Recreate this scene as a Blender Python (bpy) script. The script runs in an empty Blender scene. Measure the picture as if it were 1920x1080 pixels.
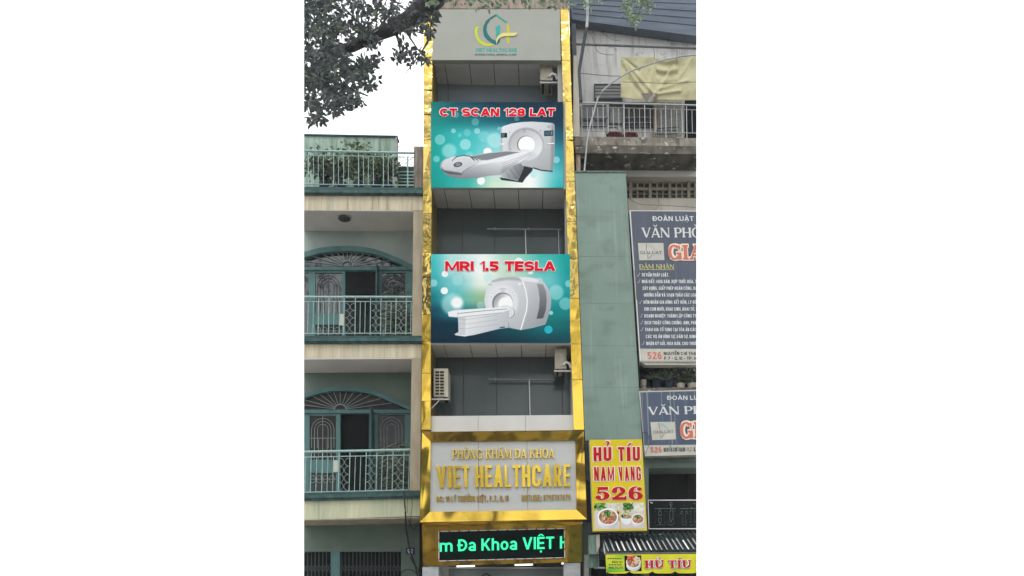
import bpy, bmesh, math, random
import numpy as np
from mathutils import Vector, Matrix
random.seed(7)
rng = np.random.default_rng(7)
scene = bpy.context.scene
# ------------------------------------------------------------------ camera
PPX, PPY, FPX = 1101.0, 915.0, 1452.0          # principal point and focal length, in photo pixels (1920 wide)
CAM = Vector((0.55, -17.5, 1.6))
_vy = Vector((1005 - PPX, 1160 - PPY, FPX)).normalized()
_vz = Vector((840 - PPX, -7800 - PPY, FPX))
_vz = (_vz - _vy * _vz.dot(_vy)).normalized()
_vx = _vy.cross(_vz)
# world direction of a camera-space direction (right, down, forward)
def cam2world(d):
    return Vector((d.dot(_vx), d.dot(_vy), d.dot(_vz)))
_r, _d, _f = cam2world(Vector((1, 0, 0))), cam2world(Vector((0, 1, 0))), cam2world(Vector((0, 0, 1)))
cam_data = bpy.data.cameras.new("camera")
cam = bpy.data.objects.new("camera", cam_data)
scene.collection.objects.link(cam)
m = Matrix(((_r.x, -_d.x, -_f.x, CAM.x), (_r.y, -_d.y, -_f.y, CAM.y), (_r.z, -_d.z, -_f.z, CAM.z), (0, 0, 0, 1)))
cam.matrix_world = m
cam_data.sensor_width = 36
cam_data.lens = FPX / 1920 * 36
cam_data.shift_x = -(PPX - 960) / 1920
cam_data.shift_y = (PPY - 540) / 1920
cam_data.clip_end = 2000
scene.camera = cam
# ------------------------------------------------------------------ sky and light (bright overcast)
world = bpy.data.worlds.new("World"); scene.world = world; world.use_nodes = True
wn, wl = world.node_tree.nodes, world.node_tree.links
wn.clear()
wo = wn.new("ShaderNodeOutputWorld"); bg = wn.new("ShaderNodeBackground")
sky = wn.new("ShaderNodeTexSky"); sky.sky_type = 'NISHITA'; sky.sun_disc = False
SUN_EL, SUN_AZ = math.radians(58), math.radians(200)
sky.sun_elevation = SUN_EL; sky.sun_rotation = SUN_AZ
mixw = wn.new("ShaderNodeMixRGB"); mixw.inputs[0].default_value = 0.9
mixw.inputs[2].default_value = (10.4, 10.5, 10.6, 1)
wl.new(sky.outputs[0], mixw.inputs[1]); wl.new(mixw.outputs[0], bg.inputs[0])
bg.inputs[1].default_value = 0.12
wl.new(bg.outputs[0], wo.inputs[0])
sl = bpy.data.lights.new("sun", 'SUN'); sl.energy = 0.9; sl.angle = math.radians(25); sl.color = (1, 0.97, 0.92)
sun = bpy.data.objects.new("sun", sl); scene.collection.objects.link(sun)
_sd = Vector((math.sin(SUN_AZ) * math.cos(SUN_EL), math.cos(SUN_AZ) * math.cos(SUN_EL), math.sin(SUN_EL)))
sun.rotation_euler = _sd.to_track_quat('Z', 'Y').to_euler(); sun.location = (0, -10, 30)
vs = scene.view_settings
vs.view_transform = 'Standard'; vs.look = 'None'; vs.exposure = 0.6; vs.gamma = 1; vs.use_curve_mapping = False

# ------------------------------------------------------------------ helpers
def W(px, py, Y=0.0):
    """point on the upright plane y=Y that the photo shows at pixel (px, py)"""
    d = cam2world(Vector(((px - PPX) / FPX, (py - PPY) / FPX, 1)))
    t = (Y - CAM.y) / d.y
    return CAM + d * t

def proj(p):
    v = Vector(p) - CAM
    c = Vector((v.dot(_r), v.dot(_d), v.dot(_f)))
    return PPX + FPX * c.x / c.z, PPY + FPX * c.y / c.z, c.z

def lerp(a, b, t): return a + (b - a) * t

def srgb(r, g, b):
    f = lambda c: (c / 255 / 12.92) if c / 255 <= 0.04045 else ((c / 255 + 0.055) / 1.055) ** 2.4
    return (f(r), f(g), f(b))

class MB:
    def __init__(s): s.v = []; s.f = []; s.uv = {}
    def add(s, vs, fs):
        n = len(s.v); s.v += [Vector(v) for v in vs]; s.f += [tuple(n + i for i in f) for f in fs]; return s
    def prism(s, pts, Y0, Y1):
        """polygon given in photo pixels at depth Y0, carried straight back to Y1"""
        fr = [W(x, y, Y0) for x, y in pts]
        bk = [Vector((p.x, Y1, p.z)) for p in fr]
        n = len(pts)
        s.add(fr + bk, [tuple(range(n)), tuple(range(2 * n - 1, n - 1, -1))] + [(i, i + n, (i + 1) % n + n, (i + 1) % n) for i in range(n)])
        return s
    def box(s, x0, y0, x1, y1, Y0, Y1): return s.prism([(x0, y0), (x1, y0), (x1, y1), (x0, y1)], Y0, Y1)
    def wbox(s, a, b):
        x0, y0, z0 = a; x1, y1, z1 = b
        return s.add([(x0, y0, z0), (x1, y0, z0), (x1, y1, z0), (x0, y1, z0), (x0, y0, z1), (x1, y0, z1), (x1, y1, z1), (x0, y1, z1)],
                     [(0, 3, 2, 1), (4, 5, 6, 7), (0, 1, 5, 4), (1, 2, 6, 5), (2, 3, 7, 6), (3, 0, 4, 7)])
    def strip(s, outer, inner, Y0, Y1):
        for i in range(len(outer) - 1):
            s.prism([outer[i], outer[i + 1], inner[i + 1], inner[i]], Y0, Y1)
        return s
    def tube(s, pts, r, n=8):
        pts = [Vector(p) for p in pts]
        rr = r if isinstance(r, (list, tuple)) else [r] * len(pts)
        rings = []
        for i, p in enumerate(pts):
            t = (pts[min(i + 1, len(pts) - 1)] - pts[max(i - 1, 0)]).normalized()
            u = t.cross(Vector((0, 0, 1)) if abs(t.z) < 0.9 else Vector((1, 0, 0))).normalized(); w = t.cross(u)
            rings.append([p + (u * math.cos(2 * math.pi * k / n) + w * math.sin(2 * math.pi * k / n)) * rr[i] for k in range(n)])
        fs = []
        for i in range(len(pts) - 1):
            for k in range(n):
                fs.append((i * n + k, i * n + (k + 1) % n, (i + 1) * n + (k + 1) % n, (i + 1) * n + k))
        fs.append(tuple(range(n - 1, -1, -1))); fs.append(tuple((len(pts) - 1) * n + k for k in range(n)))
        return s.add([p for rg in rings for p in rg], fs)
    def tpx(s, pts, r, n=6): return s.tube([W(*p) for p in pts], r, n)
    def lathe(s, c, prof, n=16):
        c = Vector(c); vs = []
        for r, z in prof:
            for k in range(n):
                a = 2 * math.pi * k / n; vs.append(c + Vector((r * math.cos(a), r * math.sin(a), z)))
        fs = [(i * n + k, i * n + (k + 1) % n, (i + 1) * n + (k + 1) % n, (i + 1) * n + k) for i in range(len(prof) - 1) for k in range(n)]
        fs.append(tuple(range(n - 1, -1, -1))); fs.append(tuple((len(prof) - 1) * n + k for k in range(n)))
        return s.add(vs, fs)
    def leaf(s, c, L, wd, d=None):
        c = Vector(c)
        if d is None: d = Vector((random.gauss(0, 1), random.gauss(0, 1), random.gauss(-.3, 1))).normalized()
        q = d.cross(Vector((random.gauss(0, 1), random.gauss(0, 1), random.gauss(0, 1)))).normalized()
        nn = d.cross(q) * wd * .25
        return s.add([c, c + d * L * .35 + q * wd + nn, c + d * L * .75 + q * wd * .7 + nn, c + d * L, c + d * L * .75 - q * wd * .7 + nn, c + d * L * .35 - q * wd + nn],
                     [(0, 1, 2, 3), (0, 3, 4, 5)])

def make(name, mb, mat, parent=None, origin=Vector((0, 0, 0)), kind=None, label=None, smooth=False):
    me = bpy.data.meshes.new(name)
    me.from_pydata([tuple(v - origin) for v in mb.v], [], mb.f)
    if mb.uv:
        uvl = me.uv_layers.new(name="UV")
        for li, loop in enumerate(me.loops):
            if loop.vertex_index in mb.uv: uvl.data[li].uv = mb.uv[loop.vertex_index]
    me.materials.append(mat)
    if smooth:
        me.polygons.foreach_set("use_smooth", [True] * len(me.polygons))
    if not mb.uv:
        bm = bmesh.new(); bm.from_mesh(me)
        bmesh.ops.recalc_face_normals(bm, faces=bm.faces); bm.to_mesh(me); bm.free()
    me.update()
    o = bpy.data.objects.new(name, me); scene.collection.objects.link(o)
    if parent is not None: o.parent = parent
    else: o.location = origin
    if kind: o['kind'] = kind
    if label: o['label'] = label
    return o

class Thing:
    """an Empty at the base of the thing; its parts hang under it"""
    def __init__(s, name, label, cat, base, group=None, kind=None):
        s.o = bpy.data.objects.new(name, None); scene.collection.objects.link(s.o)
        s.base = Vector(base); s.o.location = s.base; s.o.empty_display_size = .2
        if cat: s.o['category'] = cat
        if label: s.o['label'] = label
        if group: s.o['group'] = group
        if kind: s.o['kind'] = kind
    def part(s, name, mb, mat, parent=None, **k): return make(name, mb, mat, parent or s.o, s.base, **k)

def single(name, label, cat, mb, mat, group=None, **k):
    lo = Vector((min(v.x for v in mb.v), min(v.y for v in mb.v), min(v.z for v in mb.v)))
    hi = Vector((max(v.x for v in mb.v), max(v.y for v in mb.v), max(v.z for v in mb.v)))
    o = make(name, mb, mat, None, Vector(((lo.x + hi.x) / 2, (lo.y + hi.y) / 2, lo.z)), label=label, **k)
    if cat: o['category'] = cat
    if group: o['group'] = group
    return o

# ------------------------------------------------------------------ materials
def pmat(name, c1, c2=None, scale=3.0, stretch=(1, 1, 1), rough=.75, metal=0.0, bump=0.0, bscale=25.0, bstretch=(1, 1, 1), dirt=None, spec=.15,
         emit=None, estr=1.0, alpha=None, trans=0.0, bdist=.02, bdet=3, detail=6, lohi=(.35, .65)):
    mt = bpy.data.materials.new(name); mt.use_nodes = True
    nt = mt.node_tree; N, Lk = nt.nodes, nt.links
    b = N['Principled BSDF']
    b.inputs['Roughness'].default_value = rough; b.inputs['Metallic'].default_value = metal
    b.inputs['Specular IOR Level'].default_value = spec
    b.inputs['Base Color'].default_value = (*c1, 1)
    tc = N.new('ShaderNodeTexCoord')
    def noise(sc, st, det=detail):
        mp = N.new('ShaderNodeMapping'); mp.inputs['Scale'].default_value = st
        nz = N.new('ShaderNodeTexNoise'); nz.inputs['Scale'].default_value = sc; nz.inputs['Detail'].default_value = det
        Lk.new(tc.outputs['Object'], mp.inputs[0]); Lk.new(mp.outputs[0], nz.inputs['Vector']); return nz
    def ramp(src, lo, hi):
        r = N.new('ShaderNodeMapRange'); r.inputs[1].default_value = lo; r.inputs[2].default_value = hi; r.clamp = True
        Lk.new(src, r.inputs[0]); return r.outputs[0]
    col = None
    if c2 is not None:
        mx = N.new('ShaderNodeMixRGB'); mx.inputs[1].default_value = (*c1, 1); mx.inputs[2].default_value = (*c2, 1)
        Lk.new(ramp(noise(scale, stretch).outputs[0], *lohi), mx.inputs[0]); col = mx.outputs[0]
    for dd in ([dirt] if isinstance(dirt, tuple) else (dirt or [])):
        dc, dsc, dst, lo, hi, amt = dd
        mx = N.new('ShaderNodeMixRGB'); mx.inputs[2].default_value = (*dc, 1)
        if col: Lk.new(col, mx.inputs[1])
        else: mx.inputs[1].default_value = (*c1, 1)
        rr = ramp(noise(dsc, dst).outputs[0], lo, hi)
        mm = N.new('ShaderNodeMath'); mm.operation = 'MULTIPLY'; mm.inputs[1].default_value = amt
        Lk.new(rr, mm.inputs[0]); Lk.new(mm.outputs[0], mx.inputs[0]); col = mx.outputs[0]
    if col: Lk.new(col, b.inputs['Base Color'])
    if bump:
        bp = N.new('ShaderNodeBump'); bp.inputs['Strength'].default_value = bump; bp.inputs['Distance'].default_value = bdist
        Lk.new(noise(bscale, bstretch, bdet).outputs[0], bp.inputs['Height']); Lk.new(bp.outputs[0], b.inputs['Normal'])
    if emit is not None:
        b.inputs['Emission Color'].default_value = (*emit, 1); b.inputs['Emission Strength'].default_value = estr
    if trans: b.inputs['Transmission Weight'].default_value = trans
    return mt

M = {}
def C(r, g, b, k=.9):
    a = srgb(r, g, b); return tuple(x * k for x in a)
M['cream'] = pmat('cream_plaster', C(218, 208, 182), C(196, 184, 158), 2.2, (3, 1, .35), .85, dirt=[(C(120, 108, 88), 3.0, (5, 1, .25), .55, .75, .6), (C(226, 220, 200), 6, (4, 1, .1), .6, .7, .5), (C(134, 156, 140), 1.3, (3, 1, .4), .5, .75, .5)], bump=.15, bscale=60)
M['cream_low'] = pmat('greenish_cream_plaster', C(206, 204, 172), C(180, 186, 158), 1.8, (2, 1, .35), .85, dirt=[(C(226, 222, 186), 2.2, (4, 1, .1), .58, .68, .6), (C(128, 140, 120), 3, (4, 1, .3), .56, .75, .5)])
M['cream_col'] = pmat('column_plaster', C(178, 168, 146), C(160, 148, 128), 3, (2, 1, .5), .85, dirt=[(C(120, 110, 96), 4, (4, 1, .5), .58, .8, .5)], bump=.15, bscale=60)
M['stain'] = pmat('stained_pillar_plaster', C(150, 142, 132), C(108, 98, 90), 5, (3, 1, .4), .9, dirt=[(C(80, 72, 66), 4, (4, 1, .3), .55, .7, .6)])
M['cornice'] = pmat('teal_cornice_paint', C(74, 104, 102), C(56, 82, 80), 4, (2, 1, 1), .6, dirt=[(C(52, 58, 52), 9, (1, 1, 1.5), .55, .7, .6)])
M['teal'] = pmat('teal_door_paint', C(92, 128, 126), C(78, 112, 111), 3, (1, 1, .5), .5, dirt=[(C(50, 70, 70), 8, (3, 1, .6), .6, .75, .5)])
M['tealdark'] = pmat('deep_teal_paint', C(62, 92, 90), C(46, 74, 74), 3, (1, 1, .5), .5)
M['rail'] = pmat('pale_teal_rail_paint', C(172, 200, 194), C(142, 172, 168), 20, (1, 1, 1), .4, dirt=[(C(110, 92, 74), 30, (1, 1, .5), .62, .72, .6)])
M['recess'] = pmat('green_grey_plaster', C(172, 182, 174), C(156, 168, 162), 1.5, (1, 1, 1), .9)
M['ceil'] = pmat('balcony_soffit_plaster', (.60, .58, .54), (.52, .50, .47), 1.5, (1, 1, 1), .9)
M['gwall'] = pmat('dark_green_plaster', C(112, 126, 116), C(98, 112, 102), 1.5, (1, 1, 1), .9)
M['mossy'] = pmat('mossy_green_plaster', C(168, 192, 178), C(132, 156, 142), 2.4, (3, 1, .5), .9, dirt=[(C(84, 96, 86), 2.5, (5, 1, .35), .52, .68, .6), (C(190, 206, 194), 7, (4, 1, .3), .58, .7, .6)])
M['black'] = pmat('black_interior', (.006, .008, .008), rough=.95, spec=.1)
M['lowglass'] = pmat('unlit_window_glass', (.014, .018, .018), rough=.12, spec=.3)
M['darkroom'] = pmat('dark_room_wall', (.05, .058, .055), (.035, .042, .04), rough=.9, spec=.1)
M['glass'] = pmat('window_glass', (.02, .025, .026), rough=.04, spec=1.0, bump=.05, bscale=2.5)
M['glass_brown'] = pmat('brown_tinted_glass', (.028, .022, .020), (.014, .013, .013), 2.5, rough=.25, spec=.15)
M['grille'] = pmat('grille_iron', C(150, 162, 158), rough=.5)
M['griddark'] = pmat('dark_iron', C(70, 78, 76), rough=.5)
M['white'] = pmat('white_paint', (.75, .75, .74), (.68, .68, .67), 5, rough=.5)
M['paper'] = pmat('paper_notice', C(225, 222, 212), C(170, 172, 165), 80, (1, 1, 3), .8, lohi=(.45, .55))
M['lamp'] = pmat('lamp_dark_plastic', C(70, 68, 66), rough=.5)
M['gold'] = pmat('gold_mirror_steel', (.74, .50, .075), (.64, .42, .06), 2, (1, 1, 1), .09, 1.0, bump=.5, bscale=1.5, bdist=.10, bdet=0.2)
M['goldc'] = pmat('crinkled_gold_steel', (.74, .53, .10), (.50, .37, .12), 1.1, (2, 1, 1), .13, 1.0, bump=.75, bscale=4.2, bstretch=(1, 1, .8), bdist=.06, bdet=2)
M['goldt'] = pmat('gold_letter_metal', (.88, .62, .08), (.68, .46, .05), 5, (1, 1, .3), .22, 1.0, bump=.25, bscale=2, bdist=.05, bdet=0)
M['goldsmall'] = pmat('small_gold_letter_metal', (.42, .29, .05), (.34, .22, .04), 5, rough=.45, metal=.7)
M['goldside'] = pmat('bronze_letter_edge', (.30, .22, .06), rough=.4, metal=.6)
M['signgrey'] = pmat('grey_composite_panel', C(163, 165, 156), C(158, 160, 151), 2, rough=.45, spec=.2)
M['signwhite'] = pmat('pale_composite_panel', C(196, 198, 196), C(186, 188, 184), 1.2, (1, 1, 2), .3, spec=.5)
M['panelwhite'] = pmat('white_composite_panel', C(212, 212, 210), C(200, 200, 196), 1, (1, 1, 1), .35, spec=.5)
M['gap'] = pmat('dark_joint', (.06, .06, .06), rough=.9)
M['tile'] = pmat('grey_ceiling_tile', (.80, .80, .78), (.74, .74, .72), 2, rough=.5)
M['tglass'] = pmat('dark_curtain_glass', (.080, .105, .102), (.066, .09, .087), .8, rough=.16, spec=.5, bump=.08, bscale=.8, bdet=0)
M['tglass_veiled'] = pmat('veiled_blue_glass', (.30, .36, .41), (.26, .31, .36), .8, rough=.3, spec=.5)  # top bay glass, lightened and blued to paint in the glare veil
M['steel'] = pmat('steel_rail', (.42, .43, .43), rough=.35, metal=.8)
M['wallgrey'] = pmat('side_wall_grey', C(170, 170, 166), C(150, 150, 146), 2, (1, 1, .5), .8)
M['ac'] = pmat('ac_casing', C(205, 198, 180), C(190, 184, 166), 4, rough=.45)
M['acdark'] = pmat('ac_dark_grille', (.03, .035, .03), rough=.7)
M['led'] = pmat('led_matrix_off', (.0015, .007, .005), rough=.8, spec=.03)
M['ledt'] = pmat('led_green_text', (.02, .2, .1), emit=(.03, .80, .34), estr=1.0)
M['ledr'] = pmat('led_red_dash', (.5, .1, .1), rough=.4)
M['marble'] = pmat('pale_marble', C(196, 198, 198), C(170, 174, 176), 2, (1, 1, 1.5), .25, spec=.5, dirt=[(C(120, 126, 130), 3.5, (1, 1, 1), .5, .52, .25)])
M['tube_light'] = pmat('fluorescent_tube', (.8, .8, .8), emit=(1, 1, .96), estr=1.1)
M['ingrey'] = pmat('lobby_grey', C(120, 128, 126), C(104, 112, 110), 1, rough=.5)
M['roofdark'] = pmat('blue_grey_roof_soffit', C(112, 122, 134), C(98, 108, 120), 2.5, (.4, .4, 3), .8)
M['rwall'] = pmat('pale_grey_wall', (.57, .57, .55), (.50, .50, .49), 1.4, (1, 1, .7), .85, dirt=[(C(120, 116, 108), 2, (4, 1, .35), .52, .72, .6), (C(100, 98, 92), 5, (1, 1, 1), .62, .75, .5)])
M['conc'] = pmat('weathered_concrete', C(158, 152, 140), C(118, 112, 102), 2.5, (1, 1, .8), .95, dirt=[(C(72, 70, 64), 3.5, (2, 1, .8), .5, .62, .7), (C(214, 208, 194), 4.5, (1.2, 1, 1.5), .60, .68, .85)], bump=.4, bscale=30)
M['conc2'] = pmat('blackened_concrete', C(112, 108, 98), C(76, 74, 68), 3, (1.5, 1, 1), .95, dirt=[(C(200, 194, 180), 5, (1, 1, 2), .60, .68, .85)], bump=.4, bscale=30)
M['brown'] = pmat('brown_stained_column', C(170, 156, 140), C(140, 128, 118), 4, (2, 1, .6), .9, dirt=[(C(80, 60, 54), 5, (3, 1, .5), .55, .7, .6)])
M['rceil'] = pmat('grey_slab_soffit', (.60, .59, .54), (.52, .51, .47), 1.2, rough=.9)
M['block'] = pmat('breeze_block', C(160, 152, 132), C(128, 120, 104), 4, rough=.9)
M['blockpane'] = pmat('grimy_pane', (.03, .035, .038), (.06, .06, .05), 9, rough=.4)
M['pale'] = pmat('pale_cream_wall', C(188, 182, 170), C(170, 164, 152), 2, (1, 1, .6), .85, dirt=[(C(130, 124, 112), 3, (4, 1, .4), .6, .72, .5)])
M['green'] = pmat('green_metal_sheet', C(128, 149, 138), C(117, 139, 128), 1.0, (1, 1, .6), .42, spec=.3, bump=.5, bscale=1.6, bdist=.05, bdet=1, dirt=[(C(92, 108, 98), 1.6, (1, 1, 1.5), .52, .72, .55), (C(156, 170, 160), 2.6, (4, 1, .2), .56, .72, .45), (C(86, 84, 72), 7, (3, 1, .3), .66, .76, .5)])
M['tarp'] = pmat('yellowed_tarpaulin', C(200, 196, 158), C(184, 178, 140), 2, rough=.7, dirt=[(C(140, 132, 98), 2.5, (1, 1, 1), .56, .72, .5)])
M['pipe'] = pmat('grey_pipe', C(118, 122, 126), C(98, 102, 106), 8, rough=.5)
M['pipew'] = pmat('white_pvc_pipe', C(186, 190, 190), C(150, 154, 156), 8, rough=.4)
M['darkcol'] = pmat('slate_column', C(86, 92, 100), C(72, 78, 84), 4, rough=.8)
M['shutter'] = pmat('grey_shutter', C(140, 142, 140), C(122, 124, 124), 5, (1, 1, 4), .6)
M['wdark'] = pmat('dark_window', (.06, .065, .07), rough=.2, spec=.6)
M['red'] = pmat('red_seat_vinyl', C(150, 84, 84), C(130, 70, 70), 6, rough=.5)
M['navy'] = pmat('slate_blue_sign_vinyl', C(92, 98, 112), C(84, 90, 103), 1.5, (2, 1, .4), .5, dirt=[(C(128, 134, 144), 5, (5, 1, .12), .62, .72, .5)])
M['navy2'] = pmat('streaked_blue_sign_vinyl', C(84, 96, 116), C(76, 87, 104), 1.5, (2, 1, .4), .5, dirt=[(C(150, 156, 162), 4, (5, 1, .06), .58, .70, .75)])
M['signpale'] = pmat('off_white_sign_vinyl', C(202, 200, 190), C(188, 186, 176), 3, rough=.5)
M['prtw'] = pmat('print_white', C(215, 218, 216), rough=.55)
M['prtr'] = pmat('print_red', C(190, 26, 36), rough=.7, spec=.05)
M['prtredb'] = pmat('print_bright_red', (.70, .004, .02), rough=.7, spec=.03)
M['prtsal'] = pmat('print_faded_red', C(206, 118, 100), rough=.55)
M['prty'] = pmat('print_pale_yellow', C(196, 196, 132), rough=.55)
M['prtk'] = pmat('print_black', C(36, 38, 42), rough=.55)
M['prtcheck'] = pmat('print_grey', C(180, 186, 186), rough=.55)
M['prtshadow'] = pmat('print_soft_shadow', C(150, 170, 180), rough=.55)
M['prtpink'] = pmat('print_pale_outline', C(244, 226, 206), rough=.55)
M['puresw'] = pmat('print_pure_white', (.86, .86, .86), rough=.55)
M['yellow'] = pmat('yellow_sign_vinyl', C(228, 208, 34), C(216, 192, 26), 3, rough=.45)
M['yellow2'] = pmat('lemon_banner_vinyl', C(226, 222, 48), C(206, 200, 36), 3, (1, 1, 1), .5)
M['neonbd'] = pmat('black_acrylic', (.006, .010, .010), (.010, .014, .013), 2, rough=.5, spec=.08)
M['neonl'] = pmat('unlit_tube_grey', C(130, 142, 142), rough=.4)
M['corr'] = pmat('corrugated_metal', C(150, 156, 156), C(110, 118, 118), 3, (1, 3, 1), .35, metal=.5)
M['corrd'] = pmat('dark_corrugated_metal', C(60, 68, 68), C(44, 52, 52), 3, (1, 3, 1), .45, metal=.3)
M['leafd'] = pmat('haze_grey_leaf', (.10, .118, .12), (.13, .15, .145), 3, rough=.6)  # leaf colour greyed and raised to carry painted-in haze
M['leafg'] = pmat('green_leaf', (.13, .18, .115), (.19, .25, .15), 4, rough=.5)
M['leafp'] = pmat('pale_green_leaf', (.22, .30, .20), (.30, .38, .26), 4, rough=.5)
M['leafk'] = pmat('deep_green_leaf', (.075, .10, .07), (.12, .15, .10), 5, rough=.5)  # deeper green for pot plants, palms and the darker shrubs
M['bark'] = pmat('tree_bark', (.085, .085, .085), (.05, .05, .055), 3, (1, 1, .4), .9, bump=.8, bscale=12, bdist=.03)
M['cable'] = pmat('black_cable', (.03, .03, .03), rough=.6)
M['wire'] = pmat('thin_wire', (.12, .12, .12), rough=.6)
M['potw'] = pmat('pale_pot', C(190, 184, 168), C(170, 164, 150), 5, rough=.6)
M['potb'] = pmat('dark_blue_pot', C(48, 58, 76), rough=.4)
M['asphalt'] = pmat('asphalt', (.05, .05, .05), (.065, .065, .062), 6, rough=.9, bump=.3, bscale=80)
M['pave'] = pmat('pavement_concrete', (.36, .35, .33), (.3, .3, .28), 3, rough=.9)
M['ground'] = pmat('ground_soil', (.10, .095, .08), (.08, .075, .065), .5, rough=.95)
M['pleat'] = pmat('pale_green_fabric', C(128, 150, 138), C(96, 116, 106), 8, (4, 1, .5), .8)
M['lt_teal'] = pmat('print_teal', C(26, 170, 160), rough=.5)
M['dk_teal'] = pmat('print_deep_teal', C(14, 108, 108), rough=.5)
M['lime'] = pmat('print_lime', C(200, 212, 40), rough=.5)
M['mustard'] = pmat('print_soft_yellow', C(196, 190, 66), rough=.5)
M['pyel'] = pmat('print_pale_cream_yellow', C(224, 216, 132), rough=.5)

# ------------------------------------------------------------------ lettering
def quadmap(q, u, v):
    """q: top-left, top-right, bottom-right, bottom-left in photo pixels; v=0 baseline, 1 cap top"""
    (ax, ay), (bx, by), (cx, cy), (dx, dy) = q
    tx, ty = lerp(ax, bx, u), lerp(ay, by, u); bx2, by2 = lerp(dx, cx, u), lerp(dy, cy, u)
    return lerp(bx2, tx, v), lerp(by2, ty, v)

import unicodedata
_W = {'M': .92, 'W': 1.05, 'E': .58, 'F': .56, 'L': .55, 'T': .64, 'J': .5, '1': .36, '-': .36, 'm': 1.0, 'a': .56, 'h': .58, 'o': .62, 'O': .8, 'Q': .8, 'C': .76, 'G': .8, 'A': .78, 'V': .76, 'S': .66, 'R': .68, 'P': .66, 'B': .68}
for _c in '023456789': _W[_c] = .64
def sans_glyph(ch, w, T, t):
    """one upright sans letter as a list of flat pieces: cap height 1, width w, stems T wide, bars t thick"""
    def V(x, y0=0.0, y1=1.0): return [[(x, y0), (x + T, y0), (x + T, y1), (x, y1)]]
    def B(x0, x1, y): return [[(x0, y), (x1, y), (x1, y + t), (x0, y + t)]]
    def L(xa, ya, xb, yb, k=1.0): h = T * k / 2; return [[(xa - h, ya), (xa + h, ya), (xb + h, yb), (xb - h, yb)]]
    def A(cx, cy, rx, ry, a0, a1, n=8):
        o = []
        for i in range(n):
            P, Q = math.radians(lerp(a0, a1, i / n)), math.radians(lerp(a0, a1, (i + 1) / n))
            o.append([(cx + rx * math.cos(P), cy + ry * math.sin(P)), (cx + rx * math.cos(Q), cy + ry * math.sin(Q)),
                      (cx + (rx - T) * math.cos(Q), cy + (ry - t) * math.sin(Q)), (cx + (rx - T) * math.cos(P), cy + (ry - t) * math.sin(P))])
        return o
    R = w - T; hw = w / 2; ry = min(.5, max(w * .6, T * 1.1)); mid = .5 - t / 2; q = (1 + t) / 4
    def ring(w_, y0, y1):
        r = min((y1 - y0) / 2, w_ * .6); o = A(w_ / 2, y1 - r, w_ / 2, r, 0, 180) + A(w_ / 2, y0 + r, w_ / 2, r, 180, 360)
        if y1 - y0 > 2 * r + .01: o += V(0, y0 + r, y1 - r) + V(w_ - T, y0 + r, y1 - r)
        return o
    if ch == 'I': return V(0)
    if ch in 'HK': 
        if ch == 'H': return V(0) + V(R) + B(T, R, mid)
        return V(0) + L(T * .9, .36, w - T * .6, 1, 1.1) + L(w - T * .55, 0, min(T * 1.5, w * .5), .62, 1.15)
    if ch == 'E': return V(0) + B(T, w, 0) + B(T, w * .92, mid) + B(T, w, 1 - t)
    if ch == 'F': return V(0) + B(T, w * .92, mid) + B(T, w, 1 - t)
    if ch == 'L': return V(0) + B(T, w, 0)
    if ch == 'T': return V(hw - T / 2, 0, 1 - t) + B(0, w, 1 - t)
    if ch in 'OQ0': return ring(w, 0, 1) + (L(w, -.06, w * .55, .28, .9) if ch == 'Q' else [])
    if ch in 'CG':
        st = .5 - ry; o = A(hw, 1 - ry, hw, ry, 0 if ry < .45 else 38, 180) + A(hw, ry, hw, ry, 180, 360 if ry < .45 else 322)
        if ry < .49: o += V(0, ry, 1 - ry)
        if ry < .45: o += V(R, .68, 1 - ry) if 1 - ry > .68 else []; o += V(R, ry, .34) if ry < .34 and ch == 'C' else []
        if ch == 'G': o += V(R, .1, .5) + B(w * .55, w, .5 - t)
        return o
    if ch == 'D': rx = w * .62; return V(0) + B(T, w - rx, 0) + B(T, w - rx, 1 - t) + A(w - rx, .5, rx, .5, -90, 90, 12)
    if ch == 'P': rx = w * .5; r = (1 - .44 + t / 2) / 2; return V(0) + B(T, w - rx, 1 - t) + B(T, w - rx, 1 - 2 * r) + A(w - rx, 1 - r, rx, r, -90, 90)
    if ch == 'R': return sans_glyph('P', w * .96, T, t) + L(w - T * .55, 0, w * .5, .46, 1.1)
    if ch == 'B': rx = w * .5; return V(0) + B(T, w - rx, 1 - t) + B(T, w - rx, mid) + B(T, w - rx, 0) + A(w - rx * 1.05, 1 - q, rx, q, -90, 90) + A(w - rx, q, rx, q, -90, 90)
    if ch == 'S': return A(hw, 1 - q, hw, q, 20, 270, 11) + A(hw, q, hw, q, 90, -160, 11)
    if ch == '8': return A(hw, 1 - q, hw * .93, q, 0, 360, 16) + A(hw, q, hw, q, 0, 360, 16)
    if ch == '3': return A(hw, 1 - q, hw * .96, q, 155, -90, 11) + A(hw, q, hw, q, 90, -155, 11)
    if ch == '5': return V(w * .08, .46, 1 - t) + B(w * .08, w * .94, 1 - t) + A(hw, .33, hw, .33, 130, -155, 12)
    if ch == '2': r = .3; return A(hw, 1 - r, hw, r, 165, -25, 11) + L(T * .6, t * .6, w - T * .75, 1 - r - .1, 1.1) + B(0, w, 0)
    if ch == '6': return A(hw, .33, hw, .33, 0, 360, 16) + A(hw, .5, hw, .5, 50, 180, 8)
    if ch == '9': return [[(w - x, 1 - y) for x, y in p_] for p_ in sans_glyph('6', w, T, t)]
    if ch == '7': return B(0, w, 1 - t) + L(w * .35, 0, w - T * .6, 1 - t)
    if ch == '4': return V(w * .6, 0, 1) + B(0, w, .2) + L(T * .5, .2, w * .6 + T * .5, 1, .9)
    if ch == '1': return V(w - T) + L(T * .45, .72, w - T * .5, .97, .9)
    if ch == 'U': return V(0, ry * .7, 1) + V(R, ry * .7, 1) + A(hw, ry * .7, hw, ry * .7, 180, 360)
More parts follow.
